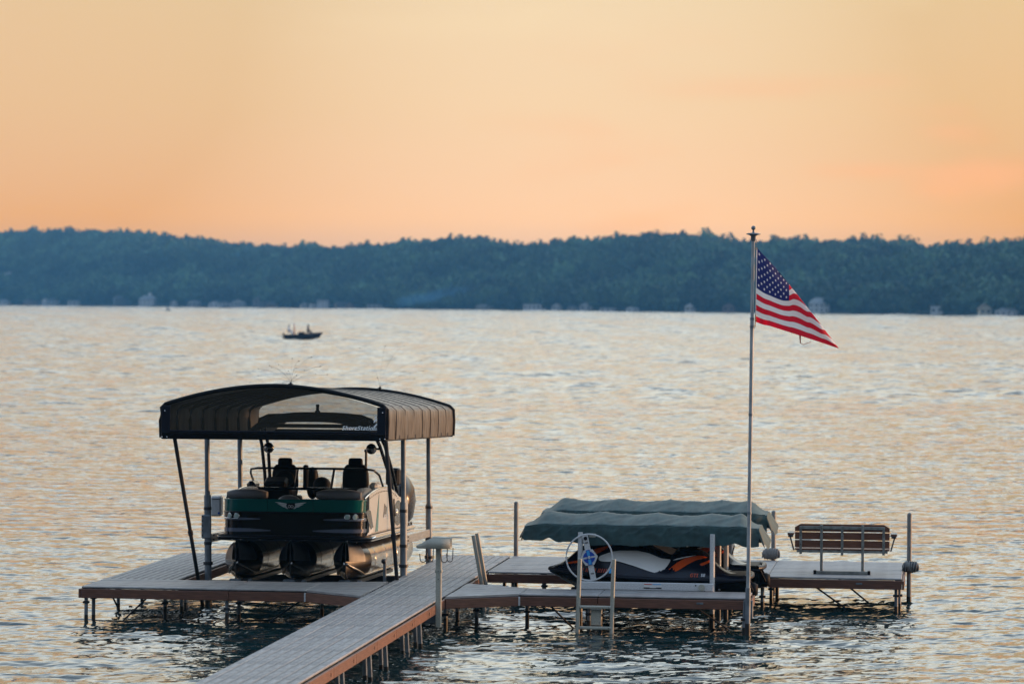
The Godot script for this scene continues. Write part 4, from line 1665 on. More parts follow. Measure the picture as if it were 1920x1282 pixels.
func seat_back(boat: Node3D, at: Vector3) -> void:
	var sec := func(y: float, w: float, d: float, z: float) -> PackedVector3Array:
		var ring := PackedVector3Array()
		for k in 16:
			var a := TAU * k / 16.0
			ring.append(at + Vector3(signf(cos(a)) * pow(absf(cos(a)), 0.55) * w / 2, y, z + signf(sin(a)) * pow(absf(sin(a)), 0.6) * d / 2))
		return ring
	var st := mb()
	loft(st, [sec.call(0.0, 0.42, 0.1, 0.0), sec.call(0.03, 0.47, 0.16, 0.0), sec.call(0.25, 0.5, 0.18, 0.0), sec.call(0.42, 0.485, 0.17, 0.02), sec.call(0.53, 0.42, 0.15, 0.03), sec.call(0.575, 0.33, 0.11, 0.03)])
	var back := obj("seat_back", st, mats.black_vinyl, boat)
	st = mb()
	loft(st, [sec.call(0.54, 0.25, 0.1, 0.03), sec.call(0.56, 0.275, 0.13, 0.03), sec.call(0.65, 0.27, 0.13, 0.035), sec.call(0.685, 0.24, 0.11, 0.035), sec.call(0.697, 0.17, 0.07, 0.035)])
	obj("headrest", st, mats.black_vinyl, back)
	st = mb()
	loft(st, [sec.call(-0.16, 0.5, 0.5, -0.2), sec.call(-0.13, 0.55, 0.56, -0.2), sec.call(-0.03, 0.55, 0.56, -0.2), sec.call(0.0, 0.5, 0.5, -0.2)])
	obj("seat_base", st, mats.black_vinyl, back)
	st = mb()
	rod(st, at + Vector3(0, -0.62, -0.2), at + Vector3(0, -0.14, -0.2), 0.06, 12)
	obj("pedestal", st, mats.dark_metal, back)


func side_top(p: Vector3) -> float:
	# height of the side panels: a long arch that starts at the teal band and drops to the stern
	return curve_at([[0.0, 0.625], [0.3, 0.628], [0.9, 0.70], [1.7, 0.765], [2.5, 0.785], [3.3, 0.76], [4.1, 0.66], [4.6, 0.56], [5.7, 0.5]], -p.z)


func make_pontoon_boat() -> void:
	var at := Vector3(-3.86, 1.28, -56.15)
	var boat := thing("pontoon_boat", "black and teal pontoon boat with three floats raised on a lift", "boat", at, lift_basis)
	for x in [-0.97, 0.0, 0.985]:
		pontoon(boat, x)

	# deck, its rubber edge, and the fence round it
	var deck_line := fence_line(1.375, 0.34, 5.75)
	var st := mb()
	var plan := PackedVector2Array()
	for p in deck_line:
		plan.append(Vector2(p.x, p.z))
	prism(st, plan, 0.06, Transform3D(Basis(Vector3.RIGHT, Vector3.BACK, Vector3.UP), Vector3(0, -0.045, 0)))
	obj("deck", st, mats.black_matt, boat)
	for part in 2:
		st = mb()
		var line := []
		for p in deck_line:
			if (p.z > -0.34) == (part == 0) and (part == 0 or p.x > 0.0):
				line.append(p)
		band(st, line, func(_p: Vector3) -> float: return -0.095, func(_p: Vector3) -> float: return 0.005, 0.04, 2)
		var trim := obj("deck_edge", st, mats.navy_rubber if part == 0 else mats.side_gloss, boat)
		st = mb()
		var path := PackedVector3Array()
		for p in line:
			path.append(p + Vector3(0, -0.04, 0))
		tube(st, path, 0.024, 8)
		obj("rub_rail", st, mats.black_gloss if part == 0 else mats.chrome, trim)
		if part == 0:
			for x in [-1.05, -0.9, -0.55, -0.1, 0.25, 0.7, 1.0]:
				st = mb()
				ball(st, Vector3(x, -0.078, 0.025), Vector3.ONE * 0.009, 8, 6)
				obj("rivet", st, mats.chrome, trim)
	st = mb()
	var left_edge := []
	for p in deck_line:
		if p.z <= -0.34 and p.x < 0.0:
			left_edge.append(p)
	band(st, left_edge, func(_p: Vector3) -> float: return -0.095, func(_p: Vector3) -> float: return 0.005, 0.04, 2)
	obj("deck_edge", st, mats.side_gloss, boat)

	var half := 1.315
	var line := fence_line(half, 0.32, 5.65, 0.06)
	var bow_part := []
	var right_side := []
	var left_side := []
	for p in line:
		if p.z > -0.42:
			bow_part.append(p)
		if p.x > 0.0 and p.z <= -0.38:
			right_side.append(p)
		if p.x < 0.0 and p.z <= -0.38:
			left_side.append(p)
	st = mb()
	band(st, bow_part, func(_p: Vector3) -> float: return 0.0, func(_p: Vector3) -> float: return 0.40, 0.04)
	obj("bow_panel", st, mats.black_gloss, boat)
	# the teal band in three lengths, the middle one the gate
	for k in 3:
		var piece := []
		for p in fence_line(half + 0.012, 0.325, 5.65, 0.06):
			if p.z > -0.42 and [p.x < -0.31, absf(p.x) < 0.36, p.x > 0.38][k]:
				piece.append(p)
		if k == 1:
			piece = [Vector3(-0.437, 0, -0.036), Vector3(-0.2, 0, -0.033), Vector3(0.1, 0, -0.033), Vector3(0.372, 0, -0.035)]
		elif k == 0:
			piece.append(Vector3(-0.443, 0, -0.036))
			piece = piece.filter(func(p: Vector3) -> bool: return p.x <= -0.44)
		else:
			piece.push_front(Vector3(0.378, 0, -0.036))
		st = mb()
		band(st, piece, func(_p: Vector3) -> float: return 0.415, func(_p: Vector3) -> float: return 0.62, 0.045)
		var bandpart := obj(["teal_panel", "bow_gate", "teal_panel"][k], st, mats.teal_gloss, boat)
		var path := PackedVector3Array()
		for p in piece:
			path.append(p + Vector3(0, 0.622, -0.02))
		st = mb()
		tube(st, path, 0.016, 8)
		obj("top_rail", st, mats.teal_gloss, bandpart)
		path = PackedVector3Array()
		for p in piece:
			path.append(p + Vector3(0, 0.405, 0.004))
		st = mb()
		tube(st, path, 0.016, 8)
		obj("lower_rail", st, mats.black_gloss, bandpart)
		if k == 1:
			wings(bandpart, Transform3D(Basis.IDENTITY, Vector3(-0.02, 0.52, -0.028)))
	# pointed mouldings sweeping round both corners, the sky's sheen put into their colour
	for s in [-1, 1]:
		for y in [[0.285, 0.52, 0.045], [0.085, 0.35, 0.06]]:
			var path := []
			for p in fence_line(half + 0.016, 0.33, 5.65, 0.06):
				if p.z > -0.4 and p.x * s > y[1]:
					path.append(p)
			if s < 0:
				path.reverse()
			# from the point near the middle to the full height at the corner
			st = mb()
			var tall: float = y[2]
			var mid: float = y[0]
			var x0: float = y[1]
			var shape := func(p: Vector3) -> float: return tall * smoothstep(x0 - 0.15, x0 + 0.55, absf(p.x)) + 0.006
			band(st, path, func(p: Vector3) -> float: return mid - 0.4 * shape.call(p), func(p: Vector3) -> float: return mid + 0.6 * shape.call(p), 0.03)
			obj("bow_moulding", st, mats.moulding_gloss, boat)
		headlight(boat, s)
	# side panels: pale gloss with the arch, a teal flash, dark wedge, script mark and hatch
	for s in [1, -1]:
		st = mb()
		band(st, right_side if s > 0 else left_side, func(_p: Vector3) -> float: return 0.0, side_top, 0.04)
		var side := obj("side_panel", st, mats.side_gloss, boat)
		var cap := PackedVector3Array()
		for i in 40:
			var z := -0.4 - i * 0.134
			cap.append(Vector3(s * (half - 0.08), side_top(Vector3(0, 0, z)) + 0.008, z))
		st = mb()
		tube(st, cap, 0.02, 8)
		obj("cap_rail", st, mats.chrome, side)
		if s < 0:
			continue
		var face := Transform3D(Basis(Vector3.FORWARD, Vector3.UP, Vector3.RIGHT), Vector3(half - 0.058, 0, 0))   # local x runs aft along the side
		for i in 22:
			var d := 0.35 + i * 0.19
			st = mb()
			ball(st, Vector3(half - 0.058, side_top(Vector3(0, 0, -d)) - 0.05, -d), Vector3(0.008, 0.012, 0.028), 8, 6)
			obj("snap", st, mats.black_matt, side)
		st = mb()
		prism(st, PackedVector2Array([Vector2(0.42, 0.42), Vector2(0.75, 0.46), Vector2(0.98, 0.42), Vector2(1.3, 0.13), Vector2(1.12, 0.06), Vector2(0.85, 0.16), Vector2(0.62, 0.28)]), 0.006, face)
		obj("dark_wedge", st, mats.black_gloss, side)
		st = mb()
		prism(st, PackedVector2Array([Vector2(0.62, 0.03), Vector2(1.25, 0.12), Vector2(1.3, 0.05), Vector2(0.85, -0.0), Vector2(0.55, 0.0)]), 0.008, face)
		obj("vent_plate", st, mats.white_gloss, side)
		st = mb()
		prism(st, PackedVector2Array([Vector2(1.55, 0.03), Vector2(1.85, 0.03), Vector2(1.93, 0.4), Vector2(1.96, 0.7), Vector2(1.86, 0.55), Vector2(1.72, 0.3)]), 0.006, face)
		obj("teal_flash", st, mats.teal_stripe, side)
		for k in 3:
			st = mb()
			var x := 2.5 + k * 0.13
			prism(st, PackedVector2Array([Vector2(x, 0.26), Vector2(x + 0.06, 0.26), Vector2(x + 0.2, 0.5 - k * 0.03), Vector2(x + 0.14, 0.5 - k * 0.03)]), 0.006, face)
			obj("slash_mark", st, mats.black_gloss, side)
		st = mb()
		for k in 4:
			prism(st, PackedVector2Array([Vector2(2.55 + k * 0.13, 0.235), Vector2(2.63 + k * 0.13, 0.235), Vector2(2.68 + k * 0.13, 0.3), Vector2(2.62 + k * 0.13, 0.31)]), 0.007, face)
		obj("script_mark", st, mats.silver_print, side)
		var oval := PackedVector2Array()
		for k in 20:
			oval.append(Vector2(4.35 + cos(TAU * k / 20) * 0.5, 0.28 + sin(TAU * k / 20) * 0.24))
		st = mb()
		prism(st, oval, 0.008, face)
		var hatch := obj("hatch", st, mats.black_gloss, side)
		st = mb()
		ball(st, face * Vector3(3.95, 0.3, 0.03), Vector3(0.04, 0.07, 0.1), 12, 8)
		obj("handle", st, mats.side_gloss, hatch)
		st = mb()
		rod(st, face * Vector3(3.8, 0.02, 0.012), face * Vector3(3.75, 0.56, 0.012), 0.012, 8)
		obj("gate_edge", st, mats.black_matt, side)

	# upholstery in the bow and along the sides
	cushion(boat, -1.2, -0.49, -0.3, 0.6, 0.21, 0.34)
	cushion(boat, 0.40, 1.19, -0.3, 0.6, 0.22, 0.34)
	for s in [-1, 1]:
		var rings := []
		for i in 15:
			var t := i / 14.0
			var z := -0.42 - 1.65 * t
			var top := side_top(Vector3(0, 0, z)) + 0.055
			var swell := pow(sin(PI * clampf(t, 0.03, 0.97)), 0.2)
			var ring := PackedVector3Array()
			for k in 16:
				var a := TAU * k / 16.0
				ring.append(Vector3(s * (1.05 + signf(cos(a)) * pow(absf(cos(a)), 0.6) * 0.13 * swell), top - 0.15 + signf(sin(a)) * pow(absf(sin(a)), 0.6) * 0.16 * swell, z))
			rings.append(ring)
		st = mb()
		loft(st, rings)
		obj("side_cushion", st, mats.grey_vinyl, boat)
	cushion(boat, -1.1, -0.52, -0.75, 0.32, 0.16, 0.6, "bench_seat")
	cushion(boat, 0.45, 1.1, -0.75, 0.32, 0.16, 0.6, "bench_seat")
	cushion(boat, -0.46, -0.08, -1.25, 0.38, 0.3, 0.2, "lounge_backrest", mats.grey_vinyl)

	helm(boat)
	tower(boat)

	# stern: corner pod, ladder rail and the outboard behind
	st = mb()
	var sec := []
	for p in [[0.1, 0.07, 0.3, 0.0], [0.18, 0.13, 0.5, 0.0], [0.5, 0.18, 0.7, 0.0], [0.75, 0.165, 0.62, -0.06], [0.92, 0.12, 0.4, -0.2], [1.0, 0.06, 0.2, -0.26]]:
		var ring := PackedVector3Array()
		for k in 18:
			var a := TAU * k / 18.0
			ring.append(Vector3(1.14 + p[3] * 0.3 + cos(a) * p[1], p[0] - 0.05, -6.25 + sin(a) * p[2] * 0.8))
		sec.append(ring)
	loft(st, sec)
	obj("stern_pod", st, mats.hull_navy, boat)
	st = mb()
	box(st, Vector3(0.26, 0.34, 0.3), Vector3(0.98, 0.93, -5.6), Basis.IDENTITY, 0.04)
	obj("stern_locker", st, mats.black_matt, boat)
	st = mb()
	box(st, Vector3(2.5, 0.09, 0.75), Vector3(0, -0.12, -6.05), Basis.IDENTITY, 0.03)
	var swim := obj("swim_platform", st, mats.side_gloss, boat)
	for z in [-5.85, -6.2]:
		st = mb()
		tube(st, PackedVector3Array([Vector3(1.24, -0.06, z), Vector3(1.24, 0.03, z), Vector3(1.24, 0.04, z - 0.12), Vector3(1.24, -0.02, z - 0.16)]), 0.012, 8)
		obj("cleat", st, mats.dark_metal, swim)
	st = mb()
	sec = []
	for p in [[-0.75, 0.1, 0.1], [-0.2, 0.14, 0.2], [0.2, 0.24, 0.36], [0.55, 0.26, 0.42], [0.8, 0.22, 0.36], [0.9, 0.12, 0.2]]:
		var ring := PackedVector3Array()
		for k in 18:
			var a := TAU * k / 18.0
			ring.append(Vector3(cos(a) * p[1], p[0] - 0.05, -6.8 + sin(a) * p[2]))
		sec.append(ring)
	loft(st, sec)
	obj("outboard_motor", st, mats.black_gloss, boat)


func wings(parent: Node3D, at: Transform3D) -> void:
	# a winged shield in silver
	for s in [-1, 1]:
		for f in [[0.075, 0.035, 0.285, 0.068, 0.022], [0.08, 0.008, 0.24, 0.034, 0.02], [0.07, -0.018, 0.18, 0.002, 0.018], [0.05, -0.042, 0.1, -0.03, 0.012]]:
			var st := mb()
			prism(st, PackedVector2Array([Vector2(s * f[0], f[1] - f[4] / 2), Vector2(s * lerpf(f[0], f[2], 0.6), lerpf(f[1], f[3], 0.5) - f[4] / 2), Vector2(s * f[2], f[3]), Vector2(s * lerpf(f[0], f[2], 0.55), lerpf(f[1], f[3], 0.55) + f[4] / 2), Vector2(s * f[0], f[1] + f[4] / 2)]), 0.004, at)
			obj("wing_feather", st, mats.silver_print, parent)
	var st := mb()
	prism(st, PackedVector2Array([Vector2(-0.07, 0.05), Vector2(0.07, 0.05), Vector2(0.075, 0.01), Vector2(0.05, -0.04), Vector2(0, -0.065), Vector2(-0.05, -0.04), Vector2(-0.075, 0.01)]), 0.006, at)
	obj("shield", st, mats.black_gloss, parent)
	for x in [-0.024, 0.024]:
		st = mb()
		var loop := PackedVector3Array()
		for k in 13:
			loop.append(at * Vector3(x + cos(TAU * k / 12) * 0.022, -0.006 + sin(TAU * k / 12) * 0.022, 0.006))
		tube(st, loop, 0.004, 6)
		obj("shield_ring", st, mats.silver_print, parent)


func headlight(boat: Node3D, s: int) -> void:
	# a slanted lamp pod that wraps the corner of the bow under the teal band
	var st := mb()
	var path := []
	for p in fence_line(1.315 + 0.02, 0.33, 5.65, 0.06):
		if p.z > -0.3 and p.x * s > 0.78:
			path.append(p)
	var low := func(p: Vector3) -> float: return 0.385 - 0.1 * smoothstep(0.78, 0.98, absf(p.x)) + 0.02 * smoothstep(1.15, 1.3, absf(p.x))
	band(st, path, low, func(_p: Vector3) -> float: return 0.39, 0.03)
	var pod := obj("headlight", st, mats.black_gloss, boat)
	for x in [0.985, 1.12]:
		st = mb()
		var z := -0.035 if x < 1.05 else -0.085
		var face := Basis(Vector3.UP, s * (0.15 if x < 1.05 else 0.62))
		lathe(st, [[0.001, 0.012], [0.03, 0.012], [0.043, 0.004], [0.045, -0.01], [0.04, -0.02]], Transform3D(face * Basis(Vector3.RIGHT, PI / 2), Vector3(s * x, 0.338, z)), 16)
		obj("lens", st, mats.lens, pod)
		st = mb()
		var rim := PackedVector3Array()
		for k in 17:
			rim.append(Vector3(s * x, 0.338, z) + face * Vector3(cos(TAU * k / 16) * 0.048, sin(TAU * k / 16) * 0.048, 0.004))
		tube(st, rim, 0.006, 6)
		obj("lens_rim", st, mats.chrome, pod)
	st = mb()
	var strip := PackedVector3Array()
	for p in path:
		strip.append(p + Vector3(0, low.call(p) + 0.006, 0.004))
	tube(st, strip, 0.007, 6)
	obj("chrome_strip", st, mats.chrome, pod)


func helm(boat: Node3D) -> void:
	# windscreen across the boat, dash consoles and two high-backed seats
	var zf := -2.0
	var st := mb()
	var top := PackedVector3Array([Vector3(-1.18, 0.80, zf - 0.75), Vector3(-1.19, 1.05, zf - 0.35), Vector3(-1.13, 1.125, zf - 0.1), Vector3(-1.0, 1.14, zf - 0.02), Vector3(-0.5, 1.145, zf), Vector3(0.4, 1.145, zf), Vector3(1.0, 1.14, zf - 0.02), Vector3(1.13, 1.12, zf - 0.12), Vector3(1.19, 1.03, zf - 0.4), Vector3(1.2, 0.79, zf - 0.85)])
	tube(st, top, 0.021, 8)
	var frame := obj("windscreen_frame", st, mats.black_gloss, boat)
	st = mb()
	rod(st, Vector3(-1.12, 0.775, zf + 0.02), Vector3(1.12, 0.775, zf + 0.02), 0.026, 8)
	obj("sill", st, mats.black_gloss, frame)
	for x in [-0.25, 0.42]:
		st = mb()
		bar(st, Vector3(x - 0.05, 0.77, zf + 0.03), Vector3(x, 1.14, zf), 0.055, 0.03)
		obj("mullion", st, mats.black_gloss, frame)
	var panes := [[-1.02, -0.28], [-0.2, 0.38], [0.45, 1.02]]
	for p in panes:
		st = mb()
		box(st, Vector3(p[1] - p[0], 0.34, 0.008), Vector3((p[0] + p[1]) / 2, 0.96, zf + 0.01))
		obj("pane", st, mats.clear_screen, frame)
	for s in [-1, 1]:
		st = mb()
		var rings := []
		for i in 7:
			var a := PI / 2 * i / 6.0
			var p := Vector3(s * (1.02 + 0.15 * sin(a)), 0, zf - 0.55 * (1.0 - cos(a)))
			var h := lerpf(1.13, 0.98, pow(i / 6.0, 2.0))
			rings.append(PackedVector3Array([p + Vector3(0, 0.79, 0), p + Vector3(0, h, 0)]))
		loft(st, rings, false, false)
		obj("curved_pane", st, mats.clear_screen, frame)
		st = mb()
		box(st, Vector3(0.16, 0.2, 0.5), Vector3(s * 1.13, 0.80, zf - 0.3), Basis.IDENTITY, 0.05)
		obj("screen_base", st, mats.black_gloss if s < 0 else mats.side_gloss, frame)
	# consoles
	st = mb()
	box(st, Vector3(0.78, 0.72, 0.6), Vector3(-0.76, 0.42, zf - 0.38), Basis.IDENTITY, 0.05)
	var console := obj("console", st, mats.black_matt, boat)
	st = mb()
	box(st, Vector3(0.42, 0.16, 0.3), Vector3(-0.72, 0.86, zf - 0.4), Basis(Vector3.RIGHT, 0.35), 0.04)
	obj("dash", st, mats.black_matt, console)
	st = mb()
	var ring := PackedVector3Array()
	for k in 21:
		ring.append(Vector3(-0.62, 0.93, zf - 0.72) + Basis(Vector3.RIGHT, 0.5) * Vector3(cos(TAU * k / 20) * 0.17, sin(TAU * k / 20) * 0.17, 0))
	tube(st, ring, 0.014, 8)
	obj("steering_wheel", st, mats.black_vinyl, console)
	st = mb()
	box(st, Vector3(0.62, 0.66, 0.5), Vector3(0.82, 0.38, zf - 0.32), Basis.IDENTITY, 0.05)
	obj("console", st, mats.black_matt, boat)
	# tall dark posts and boxes seen in the middle of the boat
	st = mb()
	box(st, Vector3(0.09, 0.44, 0.1), Vector3(-0.19, 0.98, zf - 0.5), Basis.IDENTITY, 0.02)
	obj("door_post", st, mats.black_matt, boat)
	cushion(boat, -0.14, 0.16, zf - 1.1, 0.55, 0.42, 0.3, "lounge_backrest", mats.black_vinyl)
	cushion(boat, -0.3, -0.1, zf - 1.3, 0.55, 0.6, 0.3, "lounge_backrest", mats.black_vinyl)
	st = mb()
	rod(st, Vector3(0.6, 0.6, -4.6), Vector3(0.6, 1.42, -4.6), 0.025, 10)
	var pole := obj("light_pole", st, mats.dark_metal, boat)
	st = mb()
	ball(st, Vector3(0.6, 1.44, -4.6), Vector3(0.04, 0.035, 0.04), 10, 6)
	obj("light_cap", st, mats.dark_metal, pole)
	seat_back(boat, Vector3(-0.66, 0.62, -3.0))
	seat_back(boat, Vector3(0.66, 0.63, -3.0))
	st = mb()
	box(st, Vector3(2.2, 0.4, 0.4), Vector3(0, 0.3, -4.9), Basis.IDENTITY, 0.08)
	obj("rear_bench", st, mats.black_vinyl, boat)


func tower(boat: Node3D) -> void:
	# a raked double-tube arch with a soft top and a globe speaker inside each leg
	var st := mb()
	var arch_z := [0.0, -0.62]
	for k in 2:
		st = mb()
		var dz: float = arch_z[k]
		var path := PackedVector3Array([Vector3(-1.21, 0.62, -4.0 + dz * 0.7), Vector3(-1.17, 1.0, -3.65 + dz * 0.8), Vector3(-1.09, 1.55, -2.9 + dz), Vector3(-1.05, 1.85, -2.35 + dz), Vector3(-0.98, 2.03, -2.1 + dz), Vector3(-0.8, 2.1, -2.0 + dz), Vector3(0.0, 2.13, -1.96 + dz), Vector3(0.8, 2.1, -2.0 + dz), Vector3(0.98, 2.03, -2.1 + dz), Vector3(1.06, 1.85, -2.35 + dz), Vector3(1.12, 1.55, -2.9 + dz), Vector3(1.19, 1.0, -3.65 + dz * 0.8), Vector3(1.23, 0.62, -4.0 + dz * 0.7)])
		tube(st, path, 0.033, 10)
		obj("tower_arch", st, mats.black_gloss, boat)
	# the soft top: thin, arched across, with a rolled front edge
	var rings := []
	for i in 17:
		var t := -1.0 + 2.0 * i / 16.0
		var x := t * 1.12
		var y := 2.12 - 0.30 * pow(absf(t), 3.6)
		var ring := PackedVector3Array()
		for p in [[0.22, -0.13], [0.25, -0.06], [0.2, 0.02], [-0.6, 0.05], [-1.6, 0.04], [-2.1, -0.02], [-2.1, -0.05], [-1.6, -0.02], [-0.6, -0.03], [0.16, -0.1]]:
			ring.append(Vector3(x, y + p[1], -1.95 + p[0]))
		rings.append(ring)
	st = mb()
	loft(st, rings)
	var top := obj("soft_top", st, mats.black_vinyl, boat)
	st = mb()
	box(st, Vector3(2.0, 0.07, 0.05), Vector3(0, 1.92, -1.73), Basis.IDENTITY, 0.02)
	obj("front_roll", st, mats.black_vinyl, top)
	st = mb()
	lathe(st, [[0.05, 0.0], [0.05, 0.03], [0.028, 0.04], [0.028, 0.11], [0.036, 0.12], [0.03, 0.15], [0.001, 0.155]], Transform3D(Basis.IDENTITY, Vector3(0.05, 2.16, -2.3)), 12)
	obj("masthead_light", st, mats.black_matt, top)
	for s in [-1, 1]:
		st = mb()
		rod(st, Vector3(s * 1.1, 1.5, -2.95), Vector3(s * 1.0, 1.5, -2.9), 0.02, 8)
		var arm := obj("speaker_arm", st, mats.black_matt, boat)
		st = mb()
		ball(st, Vector3(s * 0.96, 1.5, -2.9), Vector3(0.1, 0.1, 0.1), 20, 14)
		obj("speaker", st, mats.chrome_dark, arm)
		st = mb()
		tube(st, PackedVector3Array([Vector3(s * 1.1, 1.6, -2.8), Vector3(s * 1.03, 1.75, -2.6), Vector3(s * 1.0, 1.95, -2.35)]), 0.012, 6)
		obj("strap", st, mats.black_matt, arm)


# ---------------------------------------------------------------- the two personal watercraft, their lifts and covers

func ski_half(x: float) -> float:
	return curve_at([[-1.72, 0.03], [-1.6, 0.14], [-1.35, 0.30], [-1.0, 0.44], [-0.5, 0.55], [0.2, 0.59], [1.0, 0.57], [1.5, 0.53], [1.66, 0.50]], x)


func ski_band(lines: Array, x0: float, x1: float, n := 26, side := 1) -> SurfaceTool:
	# skin through several lines along the craft; each line gives (height, half width) at x
	var st := mb()
	var rings := []
	for i in n + 1:
		var x := lerpf(x0, x1, float(i) / n)
		var ring := PackedVector3Array()
		for l in lines:
			var v: Vector2 = l.call(x)
			ring.append(Vector3(x, v.x, v.y * side))
		rings.append(ring)
	loft(st, rings, false, false)
	return st


func side_patch(points: Array, inner: Callable, called: String, m: Material, parent: Node3D) -> void:
	# a piece of bodywork drawn as an outline in x and height, laid closely over the flank on both sides
	var outline := PackedVector2Array()
	for i in points.size():
		var p0: Array = points[(i - 1 + points.size()) % points.size()]
		var p1: Array = points[i]
		var p2: Array = points[(i + 1) % points.size()]
		var p3: Array = points[(i + 2) % points.size()]
		for k in 4:
			var t := k / 4.0
			var a := Vector2(p0[0], p0[1])
			var b := Vector2(p1[0], p1[1])
			var c := Vector2(p2[0], p2[1])
			var d := Vector2(p3[0], p3[1])
			outline.append(b.lerp(c, t) * 0.6 + b.cubic_interpolate(c, a, d, t) * 0.4)
	var x0 := 99.0
	var x1 := -99.0
	for v in outline:
		x0 = minf(x0, v.x)
		x1 = maxf(x1, v.x)
	for s in [1, -1]:
		var rings := []
		var n := 48
		for i in n + 1:
			var x := lerpf(x0 + 0.002, x1 - 0.002, float(i) / n)
			var lo := 99.0
			var hi := -99.0
			for k in outline.size():
				var a := outline[k]
				var b := outline[(k + 1) % outline.size()]
				if (a.x - x) * (b.x - x) <= 0.0 and absf(a.x - b.x) > 1e-6:
					var y := lerpf(a.y, b.y, (x - a.x) / (b.x - a.x))
					lo = minf(lo, y)
					hi = maxf(hi, y)
			var ring := PackedVector3Array()
			for j in 9:
				var y := lerpf(lo, hi, j / 8.0)
				ring.append(Vector3(x, y, s * inner.call(x, y)))
			rings.append(ring)
		var st := mb()
		loft(st, rings, false, false, 2)
		obj(called, st, m, parent)


func watercraft(label: String, at: Vector3, turn: float) -> Node3D:
	# local x runs from the bow (left) to the stern; heights are above the keel
	var ski := thing("personal_watercraft", label, "watercraft", at, Basis(Vector3.UP, turn), "watercraft on the lifts")
	var rail_y := func(x: float) -> float: return curve_at([[-1.72, 0.455], [-1.3, 0.42], [-0.6, 0.375], [0.2, 0.345], [1.0, 0.34], [1.66, 0.345]], x)
	var keel_y := func(x: float) -> float: return curve_at([[-1.72, 0.40], [-1.55, 0.30], [-1.25, 0.14], [-0.85, 0.02], [-0.4, -0.02], [1.66, 0.0]], x)
	var saddle_y := func(x: float) -> float: return curve_at([[-1.72, 0.47], [-1.5, 0.56], [-1.2, 0.80], [-0.95, 0.98], [-0.7, 1.06], [-0.45, 1.02], [-0.2, 0.93], [-0.04, 0.88], [0.15, 0.78], [0.37, 0.69], [0.45, 0.78], [0.52, 0.815], [0.8, 0.80], [1.0, 0.70], [1.15, 0.55], [1.33, 0.44], [1.66, 0.39]], x)
	# hull below the rail
	for s in [1, -1]:
		var st := ski_band([
			func(x: float) -> Vector2: return Vector2(keel_y.call(x), 0.0),
			func(x: float) -> Vector2: return Vector2(lerpf(keel_y.call(x), rail_y.call(x), 0.35), ski_half(x) * 0.62),
			func(x: float) -> Vector2: return Vector2(lerpf(keel_y.call(x), rail_y.call(x), 0.6), ski_half(x) * 0.86),
			func(x: float) -> Vector2: return Vector2(rail_y.call(x) - 0.03, ski_half(x) * 0.97)], -1.72, 1.66, 30, s)
		obj("hull", st, mats.black_gloss, ski)
		st = mb()
		var path := PackedVector3Array()
		for i in 31:
			var x := lerpf(-1.72, 1.66, i / 30.0)
			path.append(Vector3(x, rail_y.call(x), s * ski_half(x)))
		tube(st, path, 0.034, 8)
		obj("rub_rail", st, mats.navy_rubber, ski)
		# topside from the rail up to the foot of the seat
		st = ski_band([
			func(x: float) -> Vector2: return Vector2(rail_y.call(x) + 0.02, ski_half(x) * 0.98),
			func(x: float) -> Vector2: return Vector2(minf(rail_y.call(x) + 0.1, saddle_y.call(x) - 0.01), ski_half(x) * 0.9),
			func(x: float) -> Vector2: return Vector2(minf(lerpf(rail_y.call(x), saddle_y.call(x), 0.55), saddle_y.call(x) - 0.004), minf(ski_half(x) * 0.66, 0.36)),
			func(x: float) -> Vector2: return Vector2(lerpf(rail_y.call(x), saddle_y.call(x), 0.9), minf(ski_half(x) * 0.42, 0.24)),
			func(x: float) -> Vector2: return Vector2(saddle_y.call(x), minf(ski_half(x) * 0.25, 0.13)),
			func(x: float) -> Vector2: return Vector2(saddle_y.call(x) + 0.012, 0.0)], -1.72, 1.66, 60, s)
		obj("topside", st, mats.hull_navy, ski)
	var flank := func(x: float, y: float) -> float:
		var r: float = rail_y.call(x)
		var t: float = clampf((y - r) / maxf(saddle_y.call(x) - r, 0.05), 0.0, 1.0)
		return curve_at([[0.0, ski_half(x) * 0.985], [0.2, ski_half(x) * 0.88], [0.55, minf(ski_half(x) * 0.66, 0.36)], [0.9, minf(ski_half(x) * 0.42, 0.24)], [1.0, 0.14]], t) + 0.02
	# white flank, dark hood sides, orange sweep
	side_patch([[-0.84, 0.70], [-0.66, 0.77], [-0.5, 0.80], [-0.2, 0.80], [0.0, 0.76], [0.2, 0.68], [0.36, 0.655], [0.33, 0.58], [0.26, 0.49], [0.165, 0.445], [0.02, 0.475], [-0.25, 0.56], [-0.52, 0.63], [-0.7, 0.615], [-0.84, 0.63]], flank, "white_side_panel", mats.white_gloss, ski)
	side_patch([[0.33, 0.49], [0.47, 0.61], [0.62, 0.69], [0.84, 0.735], [0.98, 0.70], [0.8, 0.66], [0.66, 0.59], [0.5, 0.49], [0.4, 0.47]], flank, "orange_sweep", mats.orange, ski)
	side_patch([[0.40, 0.645], [0.55, 0.68], [0.8, 0.74], [0.62, 0.715], [0.47, 0.68]], flank, "white_stripe", mats.white_gloss, ski)
	side_patch([[0.86, 0.60], [1.02, 0.66], [1.06, 0.64], [0.9, 0.57]], flank, "orange_stripe", mats.orange, ski)
	side_patch([[-1.12, 0.70], [-0.9, 0.73], [-0.66, 0.86], [-0.62, 0.9], [-0.9, 0.82], [-1.1, 0.74]], flank, "orange_stripe", mats.orange, ski)
	side_patch([[-1.4, 0.55], [-1.1, 0.60], [-1.1, 0.635], [-1.38, 0.58]], flank, "orange_stripe", mats.orange, ski)
	var st := mb()
	# saddle: a dark padded strip over the ridge, stepped for the passenger
	var rings := []
